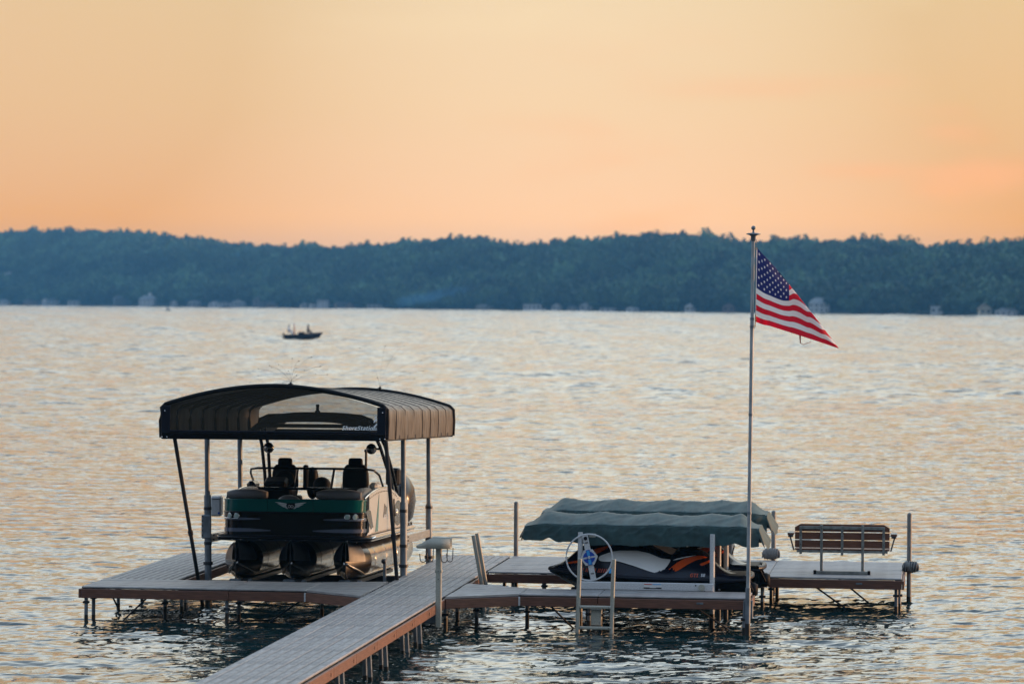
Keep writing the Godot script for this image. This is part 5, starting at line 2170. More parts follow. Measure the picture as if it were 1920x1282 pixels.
	for i in 40:
		var x := lerpf(-0.3, 1.02, i / 39.0)
		var ring := PackedVector3Array()
		for k in 9:
			var a := PI * k / 8.0
			ring.append(Vector3(x, saddle_y.call(x) + 0.012 + 0.022 * sin(a) - 0.07 * pow(absf(cos(a)), 3.0), cos(a) * 0.17))
		rings.append(ring)
	loft(st, rings, false, false)
	var saddle := obj("saddle", st, mats.black_vinyl, ski)
	st = mb()
	tube(st, PackedVector3Array([Vector3(0.44, 0.5, 0.37), Vector3(0.47, 0.66, 0.26), Vector3(0.5, 0.80, 0.15), Vector3(0.5, 0.84, 0), Vector3(0.5, 0.80, -0.15), Vector3(0.47, 0.66, -0.26), Vector3(0.44, 0.5, -0.37)]), 0.022, 6, -1.0, Vector2(1.0, 0.35))
	obj("grab_strap", st, mats.grey_vinyl, saddle)
	# handlebars, mirrors, stern fittings
	st = mb()
	tube(st, PackedVector3Array([Vector3(-0.42, 1.1, 0.36), Vector3(-0.46, 1.13, 0.2), Vector3(-0.52, 1.12, 0.08), Vector3(-0.52, 1.12, -0.08), Vector3(-0.46, 1.13, -0.2), Vector3(-0.42, 1.1, -0.36)]), 0.022, 8)
	obj("handlebar", st, mats.black_matt, ski)
	for s in [-1, 1]:
		st = mb()
		ball(st, Vector3(-0.85, 0.98, s * 0.36), Vector3(0.13, 0.06, 0.05), 12, 8)
		obj("mirror", st, mats.black_gloss, ski)
	st = mb()
	box(st, Vector3(0.44, 0.05, 0.96), Vector3(1.42, 0.4, 0), Basis.IDENTITY, 0.02)
	obj("boarding_deck", st, mats.black_matt, ski)
	st = mb()
	tube(st, PackedVector3Array([Vector3(1.62, 0.39, 0.5), Vector3(1.7, 0.385, 0.36), Vector3(1.72, 0.385, 0), Vector3(1.7, 0.385, -0.36), Vector3(1.62, 0.39, -0.5)]), 0.045, 10)
	obj("stern_bumper", st, mats.navy_rubber, ski)
	st = mb()
	lathe(st, [[0.05, 0.0], [0.12, 0.02], [0.12, 0.16], [0.09, 0.22], [0.075, 0.22], [0.07, 0.05]], Transform3D(Basis(Vector3.BACK, -PI / 2), Vector3(1.6, 0.15, 0)), 16)
	obj("jet_nozzle", st, mats.black_matt, ski)
	st = mb()
	tube(st, PackedVector3Array([Vector3(1.66, 0.33, 0.2), Vector3(1.74, 0.16, 0.2), Vector3(1.74, 0.1, 0.0), Vector3(1.74, 0.16, -0.2), Vector3(1.66, 0.33, -0.2)]), 0.018, 8)
	obj("reboarding_step", st, mats.black_matt, ski)
	for x in [0.9, 1.2]:
		st = mb()
		ball(st, Vector3(x, 0.18, ski_half(x) * 0.9), Vector3(0.022, 0.022, 0.012), 10, 6)
		obj("hull_plug", st, mats.galvanised, ski)
	# marks on the near flank
	var face := func(x: float, y: float) -> Transform3D:
		var z: float = flank.call(x, y)
		return Transform3D(Basis(Vector3.UP, -0.06) * Basis(Vector3.RIGHT, -0.35), Vector3(x, y, z + 0.012))
	letters("GTI", 0.062, mats.orange_print, "lettering", ski, face.call(0.78, 0.42), 0.1)
	letters("SE", 0.05, mats.silver_print, "lettering", ski, face.call(0.93, 0.423), 0.1)
	st = mb()
	var strokes := [0.0, 0.03, 0.075, 0.13, 0.155, 0.21, 0.26, 0.285, 0.34, 0.365, 0.4, 0.44, 0.475]
	for i in strokes.size():
		var x: float = -1.18 + strokes[i]
		var t: Transform3D = face.call(x, 0.47)
		prism(st, PackedVector2Array([Vector2(-0.018, -0.035), Vector2(-0.004, -0.035), Vector2(0.018, 0.035), Vector2(0.004, 0.035)]), 0.004, t)
	obj("registration", st, mats.orange_print, ski)
	st = mb()
	box(st, Vector3(0.075, 0.085, 0.004), Vector3.ZERO)
	put("sticker", done(st), mats.sky_print, ski, face.call(-0.62, 0.47))
	return ski


func cover_point(s: float, a: float, long: float, n: FastNoiseLite, seed_shift: float) -> Vector3:
	# a taut tarpaulin over hoops: s runs along it, a from the near hem (0) over the ridge to the far hem (1)
	var x := (s - 0.5) * long
	var end_in := minf(s, 1.0 - s) * long
	var rise := smoothstep(0.0, 0.36, end_in)   # hips at both ends
	var bay := fmod(s * 4.35 + 0.55, 1.0)
	var sag := 0.034 * sin(bay * PI) * smoothstep(0.3, 0.5, end_in)
	var y := 0.0
	var z := 0.0
	if a < 0.3:
		var t := a / 0.3
		y = lerpf(0.0, 0.28, t)
		z = 0.66 - 0.03 * t
	elif a > 0.7:
		var t := (1.0 - a) / 0.3
		y = lerpf(0.0, 0.28, t)
		z = -0.66 + 0.03 * t
	else:
		var t := absf(a - 0.5) / 0.2
		y = 0.28 + (0.19 - sag) * (1.0 - pow(t, 1.15)) * (0.15 + 0.85 * rise)
		z = (0.5 - a) / 0.2 * 0.63
	if a > 0.3 and a < 0.7:
		y -= sag * 0.35
	else:
		y -= sag * 0.35 * (minf(a, 1.0 - a) / 0.3)
	y *= 0.86 + 0.14 * rise
	z *= 0.82 + 0.18 * smoothstep(0.0, 0.25, end_in)
	var edge := minf(a, 1.0 - a)
	# wrinkles run from the hoops down and outwards
	var wr := n.get_noise_3d(x * 1.6 + seed_shift, y * 2.2, z * 1.2) * 0.009 + n.get_noise_3d(x * 4.0 + z * 5.0 + seed_shift, y * 6.0, z * 1.5) * 0.007 + n.get_noise_3d(x * 11.0 + z * 9.0, y * 9.0, seed_shift) * 0.004
	var crease := pow(1.0 - absf(n.get_noise_3d(x * 2.4 + (z * 3.2 if z > 0.0 else -z * 3.2), y * 3.0 - x, seed_shift + 9.0)) * 2.0, 5.0) if true else 0.0
	wr += 0.011 * clampf(crease, 0.0, 1.0) * smoothstep(0.05, 0.2, minf(a, 1.0 - a))
	y += wr
	z += wr * signf(0.5 - a) * (1.0 if edge < 0.3 else 0.2)
	if edge < 0.12:
		# the hem is scalloped where it is tied down
		var hem := (0.12 - edge) / 0.12
		y += hem * (0.075 * exp(-pow((s - 0.11) / 0.022, 2.0)) + 0.05 * exp(-pow((s - 0.90) / 0.03, 2.0)) + 0.03 * exp(-pow((s - 0.83) / 0.02, 2.0)) - 0.05 * smoothstep(0.12, 0.3, s) + 0.012 * sin(s * 37.0 + seed_shift))
	return Vector3(x, y, z)


func cover(label: String, at: Vector3, turn: float, long: float, shift: float) -> void:
	var c := thing("watercraft_cover", label, "cover", at, Basis(Vector3.UP, turn), "covers over the watercraft")
	var n := FastNoiseLite.new()
	n.seed = 55
	n.frequency = 1.0
	n.fractal_octaves = 2
	var st := mb()
	var rings := []
	var steps := 140
	for i in steps + 1:
		var ring := PackedVector3Array()
		for k in 41:
			ring.append(cover_point(float(i) / steps, k / 40.0, long, n, shift))
		rings.append(ring)
	loft(st, rings, false, false)
	var sheet := obj("tarpaulin", st, mats.green_canvas, c)
	for e in [0.302, 0.698]:
		st = mb()
		var seam := PackedVector3Array()
		for i in 71:
			seam.append(cover_point(lerpf(0.01, 0.99, i / 70.0), e, long, n, shift) + Vector3(0, 0.002, 0))
		tube(st, seam, 0.008, 6)
		obj("seam", st, mats.green_canvas, sheet)
	# end flaps that hang from the hips
	for e in [0, 1]:
		st = mb()
		var flap := []
		for j in 6:
			var ring := PackedVector3Array()
			for k in 17:
				var a := lerpf(0.14, 0.86, k / 16.0)
				var p := cover_point(float(e), a, long, n, shift)
				var t := j / 5.0
				var drop := (p.y + 0.05 - 0.06 * sin(k * 1.7 + e * 2.0)) * t * (0.7 if e == 0 else 1.0)
				ring.append(p + Vector3((1 if e else -1) * (0.10 * t * sin(PI * k / 16.0) + 0.03 * sin(k * 1.3) * t + (0.05 * t if e else 0.0)), -drop, 0))
			flap.append(ring)
		loft(st, flap, false, false)
		obj("end_flap", st, mats.green_canvas, c)
	# hoops
	for k in 4:
		var s := (k + 1.0 - 0.55) / 4.35
		st = mb()
		var path := PackedVector3Array()
		for j in 21:
			path.append(cover_point(s, lerpf(0.1, 0.9, j / 20.0), long, n, shift) * Vector3(1, 1, 0.92) + Vector3(0, -0.045, 0))
		tube(st, path, 0.014, 6)
		obj("hoop", st, mats.galvanised, c)
	if true:
		st = mb()
		tube(st, PackedVector3Array([Vector3(long * 0.39, 0.1, 0.5), Vector3(long * 0.395, -0.05, 0.5), Vector3(long * 0.385, -0.2, 0.48)]), 0.012, 6)
		obj("tie_strap", st, mats.grey_vinyl, c)


func watercraft_lift(label: String, posts: Array, beam_y: float) -> void:
	var l := thing("watercraft_lift", label, "watercraft lift", dock_origin, dock_basis, "lifts of the watercraft")
	for i in 4:
		var p: Array = posts[i]
		var st := mb()
		rod(st, Vector3(p[0], -1.2, -p[1]), Vector3(p[0], 1.55, -p[1]), 0.042, 14)
		var post := obj("post", st, mats.white_paint if i < 4 else mats.galvanised, l)
		st = mb()
		for k in 26:
			var y := 0.62 + k * 0.035
			ball(st, Vector3(p[0] + 0.04, y, -p[1]), Vector3(0.011, 0.011, 0.011), 6, 4)
		tag(obj("adjusting_notch", st, mats.galvanised, post), "", "", "", "stuff")
		st = mb()
		rod(st, Vector3(p[0], -0.3, -p[1]), Vector3(p[0], 0.22, -p[1]), 0.044, 14)
		obj("wet_sleeve", st, mats.wet_metal, post)
	# the long side beams of the cradle
	for s in [[0, 1, 0.06], [2, 3, -0.06]]:
		var a: Array = posts[s[0]]
		var b: Array = posts[s[1]]
		var st := mb()
		var z: float = -(a[1] + b[1]) / 2 - s[2]
		box(st, Vector3(b[0] - a[0] + 0.06, 0.135, 0.05), Vector3((a[0] + b[0]) / 2, beam_y, z + s[2] * 2), Basis.IDENTITY, 0.012)
		var beam := obj("side_beam", st, mats.white_paint, l)
		if s[0] == 0:
			var zf: float = z + s[2] * 2 + 0.027
			st = mb()
			box(st, Vector3(0.30, 0.052, 0.003), Vector3(a[0] + 1.23, beam_y + 0.005, zf))
			obj("maker_plate", st, mats.white_gloss, beam)
			for k in [[-0.08, 0.038, 0.13, 0.012, "red_print"], [0.07, 0.038, 0.14, 0.012, "sky_print"], [-0.1, -0.022, 0.1, 0.02, "black_matt"], [0.105, -0.022, 0.09, 0.02, "black_matt"], [0.0, -0.026, 0.12, 0.012, "black_matt"]]:
				st = mb()
				box(st, Vector3(k[2], k[3], 0.004), Vector3(a[0] + 1.23 + k[0], beam_y + k[1], zf + 0.002))
				obj("plate_print", st, mats[k[4]], beam)
			st = mb()
			rod(st, Vector3(b[0] - 0.17, beam_y, zf - 0.01), Vector3(b[0] - 0.17, beam_y, zf + 0.015), 0.055, 16)
			obj("pulley", st, mats.cream_paint, beam)
			st = mb()
			ball(st, Vector3(b[0] - 0.27, beam_y + 0.03, zf), Vector3.ONE * 0.012, 8, 6)
			obj("bolt", st, mats.black_matt, beam)
			st = mb()
			rod(st, Vector3(b[0] - 0.12, beam_y - 0.05, zf), Vector3(b[0] - 0.12, -0.4, zf), 0.006, 6)
			obj("cable", st, mats.dark_metal, beam)
	for k in [[0, 2], [1, 3]]:
		var a: Array = posts[k[0]]
		var b: Array = posts[k[1]]
		var st := mb()
		bar(st, Vector3(a[0], beam_y - 0.17, -a[1]), Vector3(b[0], beam_y - 0.17, -b[1]), 0.08, 0.1, 0.01)
		obj("cross_beam", st, mats.dark_metal, l)
		st = mb()
		bar(st, Vector3(a[0], 1.5, -a[1]), Vector3(b[0], 1.5, -b[1]), 0.05, 0.05, 0.006)
		obj("top_bar", st, mats.galvanised, l)
	for s in [-0.28, 0.28]:
		var st := mb()
		var z: float = -(posts[0][1] + posts[2][1]) / 2 + s
		box(st, Vector3(2.6, 0.06, 0.12), Vector3((posts[0][0] + posts[1][0]) / 2, beam_y - 0.1, z), Basis.IDENTITY, 0.01)
		obj("bunk", st, mats.dark_metal, l)


func make_watercraft() -> void:
	paint("orange_print", Color(0.45, 0.06, 0.02), 0.4)
	var canvas := grain(paint("green_canvas", Color(0.03, 0.085, 0.09), 0.6), mats.blotch, Vector3(1.2, 1.2, 1.2), mats.fine, 0.12)
	canvas.backlight_enabled = true
	canvas.backlight = Color(0.08, 0.08, 0.06)
	canvas.rim_enabled = true
	canvas.rim = 0.25
	var near := spot(2.33, 0.48)
	var far := spot(2.46, 2.02)
	watercraft("near black watercraft with white and orange side panel on its lift", near + Vector3(0, 0.43, 0), deg_to_rad(-7.4))
	watercraft("far black watercraft half hidden behind the nearer one", far + Vector3(0, 0.47, 0), deg_to_rad(-7.4))
	watercraft_lift("white posted lift under the near watercraft", [[1.2, -0.16], [3.42, -0.16], [1.2, 1.18], [3.44, 1.18]], 0.665)
	watercraft_lift("white posted lift under the far watercraft", [[1.3, 1.4], [3.55, 1.45], [1.3, 2.75], [3.55, 2.75]], 0.70)
	cover("near sagging green canvas cover over a watercraft", spot(2.21, 0.52, 1.39), deg_to_rad(-7.4), 3.96, 0.0)
	cover("far green canvas cover rising behind the nearer one", spot(2.30, 1.95, 1.53), deg_to_rad(-7.4), 3.9, 17.0)


func make_lift_wheel() -> void:
	var at := Vector3(1.318, 1.135, -53.62)
	var wheel := thing("hand_wheel", "big white hand wheel with a blue star hub on the watercraft lift", "hand wheel", at, Basis(Vector3.UP, deg_to_rad(-5)))
	var st := mb()
	var ring := PackedVector3Array()
	for k in 49:
		ring.append(Vector3(cos(TAU * k / 48) * 0.388, sin(TAU * k / 48) * 0.388, 0))
	tube(st, ring, 0.0145, 10)
	obj("rim", st, mats.white_paint, wheel)
	var tilt := Basis(Vector3.BACK, deg_to_rad(11.5))
	st = mb()
	box(st, Vector3(0.096, 0.765, 0.018), Vector3.ZERO, tilt, 0.004)
	obj("spoke", st, mats.white_paint, wheel)
	var hexa := PackedVector2Array()
	for k in 6:
		var a := deg_to_rad(8.0) + TAU * k / 6
		hexa.append(Vector2(cos(a), sin(a)) * 0.148)
	st = mb()
	prism(st, hexa, 0.02, Transform3D(Basis.IDENTITY, Vector3(0, 0, 0.014)))
	var hub := obj("hub_plate", st, mats.white_paint, wheel)
	# print on the hub: a blue disc cut by white rays, and an upright blue bar
	st = mb()
	for k in 4:
		var pie := PackedVector2Array([Vector2(0.018, 0.018).rotated(TAU * k / 4)])
		for j in 8:
			pie.append(Vector2(0.1, 0).rotated(TAU * k / 4 + 0.13 + (PI / 2 - 0.26) * j / 7.0))
		var s2 := mb()
		prism(s2, pie, 0.004, Transform3D(tilt, Vector3(0, 0, 0.026)))
		obj("blue_quarter", s2, mats.blue_print, hub)
	prism(st, PackedVector2Array([Vector2(-0.034, -0.13), Vector2(0.034, -0.13), Vector2(0.034, 0.13), Vector2(-0.034, 0.13)]), 0.003, Transform3D(tilt, Vector3(0, 0, 0.0295)))
	obj("blue_bar", st, mats.blue_print, hub)
	for y in [0.075, -0.075]:
		st = mb()
		for k in 4:
			box(st, Vector3(0.01, 0.085, 0.002), tilt * Vector3(-0.018 + k * 0.012, y, 0) + Vector3(0, 0, 0.032), tilt)
		obj("bar_print", st, mats.sky_print, hub)
	st = mb()
	lathe(st, [[0.026, 0.0], [0.026, 0.012], [0.02, 0.02], [0.012, 0.02], [0.01, 0.008], [0.001, 0.008]], Transform3D(Basis(Vector3.RIGHT, PI / 2), Vector3(0, 0, 0.03)), 18)
	obj("hub_bolt", st, mats.white_paint, hub)
	# handle knob at the top of the spoke, small prints at both ends
	st = mb()
	lathe(st, [[0.03, 0.0], [0.032, 0.012], [0.024, 0.022], [0.012, 0.012], [0.001, 0.012]], Transform3D(Basis(Vector3.RIGHT, PI / 2), tilt * Vector3(0, 0.325, 0) + Vector3(0, 0, 0.01)), 18)
	obj("knob", st, mats.black_matt, wheel)
	for p in [[0.25, 0.06], [-0.275, 0.05]]:
		st = mb()
		for k in 3:
			box(st, Vector3(0.013, 0.024, 0.002), tilt * Vector3(-0.02 + k * 0.02, p[0], 0) + Vector3(0, 0, 0.011), tilt)
		obj("small_print", st, mats.black_matt, wheel)
	st = mb()
	rod(st, Vector3(0.0, 0, -0.01), Vector3(0.0, 0, -0.32), 0.03, 12)
	obj("axle", st, mats.galvanised, wheel)
	st = mb()
	box(st, Vector3(0.12, 0.07, 0.08), Vector3(0.05, 0.36, -0.1), Basis.IDENTITY, 0.01)
	obj("axle_bracket", st, mats.cream_paint, wheel)


# ---------------------------------------------------------------- ladders, pedestal, flag, bench, posts

func make_ladders() -> void:
	var at := dock_origin + dock_basis * Vector3(1.6, 0, 1.46)
	var lad := thing("dock_ladder", "cream painted ladder hung on the face of the right dock", "ladder", at, dock_basis)
	for s in [[-0.28, -0.012], [0.28, 0.012]]:
		var st := mb()
		tube(st, PackedVector3Array([Vector3(s[0] - 0.03, -0.7, 0.0), Vector3(s[0] - 0.01, 0.4, 0.0), Vector3(s[0] + 0.012, 1.19, -0.01), Vector3(s[0] + 0.013, 1.21, -0.01)]), 0.035, 12)
		obj("rail", st, mats.cream_paint, lad)
	for y in [0.42, 0.08, -0.26]:
		var st := mb()
		box(st, Vector3(0.53, 0.05, 0.075), Vector3(0, y, 0.0), Basis.IDENTITY, 0.012)
		var rung := obj("rung", st, mats.cream_paint, lad)
		for x in [-0.22, 0.22]:
			st = mb()
			ball(st, Vector3(x, y, 0.038), Vector3(0.008, 0.008, 0.004), 8, 4)
			obj("bolt", st, mats.dark_metal, rung)
	var st := mb()
	box(st, Vector3(0.17, 0.27, 0.02), Vector3(-0.0, 0.25, -0.07), Basis.IDENTITY, 0.006)
	var plate := obj("mounting_plate", st, mats.cream_paint, lad)
	for p in [Vector2(-0.06, 0.09), Vector2(0.06, 0.09), Vector2(-0.06, -0.09), Vector2(0.06, -0.09)]:
		st = mb()
		ball(st, Vector3(p.x, 0.25 + p.y, -0.058), Vector3(0.009, 0.009, 0.005), 8, 4)
		obj("bolt", st, mats.galvanised, plate)

	# the second ladder is seen edge-on beyond the walkway: two leaning hand rails
	var at2 := spot(-0.74, 1.75)
	var lad2 := thing("dock_ladder", "grey ladder leaning on the far right edge of the walkway", "ladder", at2, dock_basis)
	for z in [0.0, -0.46]:
		st = mb()
		tube(st, PackedVector3Array([Vector3(0.1, -0.6, z), Vector3(0.03, 0.35, z), Vector3(-0.145, 1.31, z), Vector3(-0.148, 1.33, z)]), 0.036, 12)
		obj("rail", st, mats.cream_paint, lad2)
	for y in [0.3, 0.0, -0.3]:
		st = mb()
		box(st, Vector3(0.07, 0.045, 0.44), Vector3(0.04 - y * 0.07, y, -0.23), Basis.IDENTITY, 0.01)
		obj("rung", st, mats.cream_paint, lad2)


func make_pedestal() -> void:
	var at := spot(-0.77, -3.0)
	var p := thing("hook_stand", "grey stand with a curved tray and hooks beside the walkway", "stand", at, dock_basis)
	var st := mb()
	box(st, Vector3(0.088, 1.27, 0.088), Vector3(0, 0.2 + 0.635, 0), Basis.IDENTITY, 0.008)
	var post := obj("post", st, mats.cream_paint, p)
	st = mb()
	box(st, Vector3(0.11, 0.05, 0.11), Vector3(0, 1.1, 0), Basis.IDENTITY, 0.006)
	obj("collar", st, mats.cream_paint, post)
	for y in [0.97, 1.1]:
		st = mb()
		ball(st, Vector3(0.0, y, 0.05), Vector3.ONE * 0.009, 8, 6)
		obj("bolt", st, mats.dark_metal, post)
	# tray: a shallow open pan whose front is a smooth swelling apron
	var outer := PackedVector2Array()
	for k in 25:
		var t := k / 24.0
		outer.append(Vector2(lerpf(-0.35, 0.2, t), 0.0))
	var rings := []
	for i in 21:
		var t := i / 20.0
		var x := lerpf(-0.345, 0.195, t)
		var lip := 0.055 + 0.105 * smoothstep(0.0, 0.45, t)
		var deep := 0.24 * pow(sin(PI * clampf(lerpf(0.09, 0.93, t), 0.0, 1.0)), 0.5)
		var ring := PackedVector3Array()
		for q in [[-deep, 0.012], [-deep, lip], [-deep + 0.012, lip], [-deep + 0.02, 0.03], [deep - 0.02, 0.03], [deep - 0.012, lip], [deep, lip], [deep, 0.012], [deep * 0.7, 0.0], [-deep * 0.7, 0.0]]:
			ring.append(Vector3(x, 1.465 + q[1], q[0]))
		rings.append(ring)
	st = mb()
	loft(st, rings)
	obj("tray", st, mats.cream_paint, p)
	for h in [[-0.24, 0.1], [-0.14, -0.02], [0.1, 0.08], [0.17, -0.06]]:
		st = mb()
		var path := PackedVector3Array([Vector3(h[0] + 0.05, 1.47, h[1])])
		for k in 11:
			var a := -0.1 - (PI - 0.2) * k / 10.0
			path.append(Vector3(h[0] + 0.0 + cos(a) * 0.045, 1.29 + sin(a) * 0.045, h[1]))
		path.append(Vector3(h[0] - 0.055, 1.38, h[1]))
		tube(st, path, 0.0075, 6)
		obj("hook", st, mats.dark_metal, p)
	st = mb()
	box(st, Vector3(0.2, 0.16, 0.05), Vector3(-0.12, 0.34, -0.03), Basis.IDENTITY, 0.01)
	obj("bracket", st, mats.galvanised, p)


func flag_image() -> ImageTexture:
	var w := 950
	var h := 500
	var im := Image.create(w, h, false, Image.FORMAT_RGB8)
	var red := Color(0.72, 0.006, 0.028).linear_to_srgb()
	var white := Color(0.86, 0.82, 0.81).linear_to_srgb()
	var blue := Color(0.02, 0.028, 0.15).linear_to_srgb()
	for i in 13:
		var y0 := int(roundf(h * i / 13.0))
		var y1 := int(roundf(h * (i + 1) / 13.0))
		im.fill_rect(Rect2i(0, y0, w, y1 - y0), red if i % 2 == 0 else white)
		if i > 0:
			im.fill_rect(Rect2i(0, y0 - 1, w, 2), (red if i % 2 == 0 else white) * 0.75)
	var cw := int(w * 0.4)
	var ch := int(roundf(h * 7 / 13.0))
	im.fill_rect(Rect2i(0, 0, cw, ch), blue)
	var star := PackedVector2Array()
	for k in 10:
		star.append(Vector2(0, -1).rotated(TAU * k / 10) * (1.0 if k % 2 == 0 else 0.382))
	for row in 9:
		var count := 6 if row % 2 == 0 else 5
		for k in count:
			var c := Vector2(cw * ((2 * k + 1 if count == 6 else 2 * k + 2) / 12.0), ch * (row + 1) / 10.0)
			var r := h * 0.025
			for y in range(int(c.y - r) - 1, int(c.y + r) + 2):
				for x in range(int(c.x - r) - 1, int(c.x + r) + 2):
					if Geometry2D.is_point_in_polygon((Vector2(x, y) + Vector2(0.5, 0.5) - c) / r, star):
						im.set_pixel(x, y, white)
	im.fill_rect(Rect2i(0, 0, 8, h), white)
	return ImageTexture.create_from_image(im)


func make_flag() -> void:
	var foot := Vector3(3.865, 0, -52.03)
	var lean := Basis(Vector3.BACK, deg_to_rad(-0.45))
	var pole := thing("flag_pole", "tall slim white flag pole at the corner of the right dock", "flag pole", foot, lean)
	var st := mb()
	rod(st, Vector3(0, 0.75, 0), Vector3(0, 5.17, 0), 0.032, 16, 0.031)
	rod(st, Vector3(0, 5.17, 0), Vector3(0, 6.46, 0), 0.027, 16, 0.026)
	obj("shaft", st, mats.pole_paint, pole)
	st = mb()
	rod(st, Vector3(0, -1.2, 0), Vector3(0, 0.78, 0), 0.043, 16)
	var sleeve := obj("ground_sleeve", st, mats.galvanised, pole)
	st = mb()
	rod(st, Vector3(0, -0.3, 0), Vector3(0, 0.2, 0), 0.045, 16)
	obj("wet_sleeve", st, mats.wet_metal, sleeve)
	st = mb()
	box(st, Vector3(0.16, 0.3, 0.05), Vector3(0.01, 0.42, -0.06), Basis.IDENTITY, 0.01)
	obj("dock_bracket", st, mats.galvanised, sleeve)
	for y in [5.16, 5.03, 2.0, 3.6]:
		st = mb()
		rod(st, Vector3(0, y - 0.02, 0), Vector3(0, y + 0.02, 0), 0.036, 16)
		obj("joint_ring", st, mats.galvanised, pole)
	st = mb()
	lathe(st, [[0.03, 6.42], [0.04, 6.43], [0.04, 6.5], [0.07, 6.52], [0.115, 6.528], [0.118, 6.54], [0.08, 6.552], [0.02, 6.558], [0.012, 6.6]], Transform3D.IDENTITY, 24)
	var truck := obj("truck", st, mats.galvanised, pole)
	st = mb()
	ball(st, Vector3(0, 6.635, 0), Vector3.ONE * 0.037, 16, 12)
	obj("finial", st, mats.galvanised, truck)
	st = mb()
	tube(st, PackedVector3Array([Vector3(0.05, 6.45, 0.01), Vector3(0.045, 5.9, 0.012), Vector3(0.05, 5.3, 0.012), Vector3(0.045, 5.0, 0.01)]), 0.004, 6)
	obj("halyard", st, mats.rope_grey, pole)
	for k in 5:
		st = mb()
		ball(st, Vector3(0.052, 5.05 + k * 0.04, 0.012), Vector3(0.009, 0.02, 0.009), 8, 6)
		obj("snap_hook", st, mats.brass, pole)

	# the flag: the hoist hangs along the pole, the fly has dropped so that its upper corner folds behind
	var cloth := StandardMaterial3D.new()
	cloth.resource_name = "flag_cloth"
	cloth.albedo_texture = flag_image()
	cloth.roughness = 0.75
	cloth.cull_mode = BaseMaterial3D.CULL_DISABLED
	cloth.backlight_enabled = true
	cloth.backlight = Color(0.9, 0.9, 0.9)
	cloth.heightmap_enabled = true
	cloth.heightmap_texture = mats.fine
	cloth.heightmap_scale = 0.05
	var fl := thing("flag", "stars and stripes flag drooping from the white pole in light wind", "flag", foot + lean * Vector3(0.055, 6.32, 0.012))
	# in metres right of and below the upper hoist corner
	var edge_at := [[0.0, 0.0], [0.12, 0.0], [0.3, 0.13], [0.4, 0.29], [0.45, 0.40], [0.52, 0.48], [0.61, 0.538], [0.655, 0.6], [0.78, 0.69], [0.834, 0.769], [0.93, 0.85], [0.985, 0.93], [1.0, 0.96]]
	var nu := 90
	var nv := 78
	var grid := []
	var uvs := []
	for i in nu + 1:
		var u := float(i) / nu
		var top := Vector2(1.355 * u, -1.615 * u + 0.07 * sin(PI * u) * (1.0 - u) * 1.4)
		var bottom := Vector2(-0.015 + 1.372 * u, -1.205 - 0.43 * pow(u, 1.04) - 0.03 * sin(PI * minf(u * 6.0, 1.0)) * 0.4)
		var ve := curve_at(edge_at, u)
		var row := PackedVector3Array()
		var ruv := PackedVector2Array()
		for j in nv + 1:
			var v := float(j) / nv
			var p: Vector2
			var z := 0.0
			if v >= ve:
				var t := (v - ve) / maxf(1.0 - ve, 0.02)
				p = top.lerp(bottom, t)
				z = 0.09 * sin(u * 8.0 + v * 2.5) * u + 0.035 * sin(v * 10.0 - u * 6.0) * sqrt(u) + 0.016 * sin(u * 60.0 + v * 5.0) * exp(-u * 6.0) * v - 0.10 * pow(1.0 - t, 3.0) * smoothstep(0.03, 0.3, u)
			else:
				# folded back behind the front, hanging close to the edge
				var s := (ve - v)
				var t := minf(s * 0.75, 0.93) * (1.0 - ve) / 0.5
				p = top.lerp(bottom, clampf(t * 0.55, 0.0, 0.97))
				z = -0.10 - 0.16 * sin(minf(s * 3.0, 1.57)) + 0.02 * sin(s * 22.0)
				z += 0.09 * sin(u * 8.0 + ve * 2.5) * u
			p.x += 0.006 * sin(v * 30.0) * u * (1.0 - u)
			row.append(Vector3(p.x, p.y, z))
			ruv.append(Vector2(u, v))
		grid.append(row)
		uvs.append(ruv)
	st = mb()
	st.set_smooth_group(1)
	for i in nu:
		for j in nv:
			for c in [[0, 0], [1, 0], [1, 1], [0, 0], [1, 1], [0, 1]]:
				st.set_uv(uvs[i + c[0]][j + c[1]])
				st.add_vertex(grid[i + c[0]][j + c[1]])
	obj("cloth", st, cloth, fl)
	st = mb()
	# a loop of the folded fly shows under the lower edge
	for k in 2:
		var path := PackedVector3Array([Vector3(0.72, -1.40, -0.06), Vector3(0.73 + 0.02 * k, -1.55, -0.08), Vector3(0.78, -1.575, -0.09 - 0.01 * k), Vector3(0.9, -1.53, -0.06)])
		if k == 0:
			tube(st, path, 0.016, 6, 0.01, Vector2(1.0, 0.4))
	obj("fold", st, mats.red_print, fl)
	for y in [-0.02, -1.18]:
		st = mb()
		var ring := PackedVector3Array()
		for k in 13:
			ring.append(Vector3(-0.005 + cos(TAU * k / 12) * 0.016, y + sin(TAU * k / 12) * 0.016, 0))
		tube(st, ring, 0.005, 6)
		obj("grommet", st, mats.brass, fl)


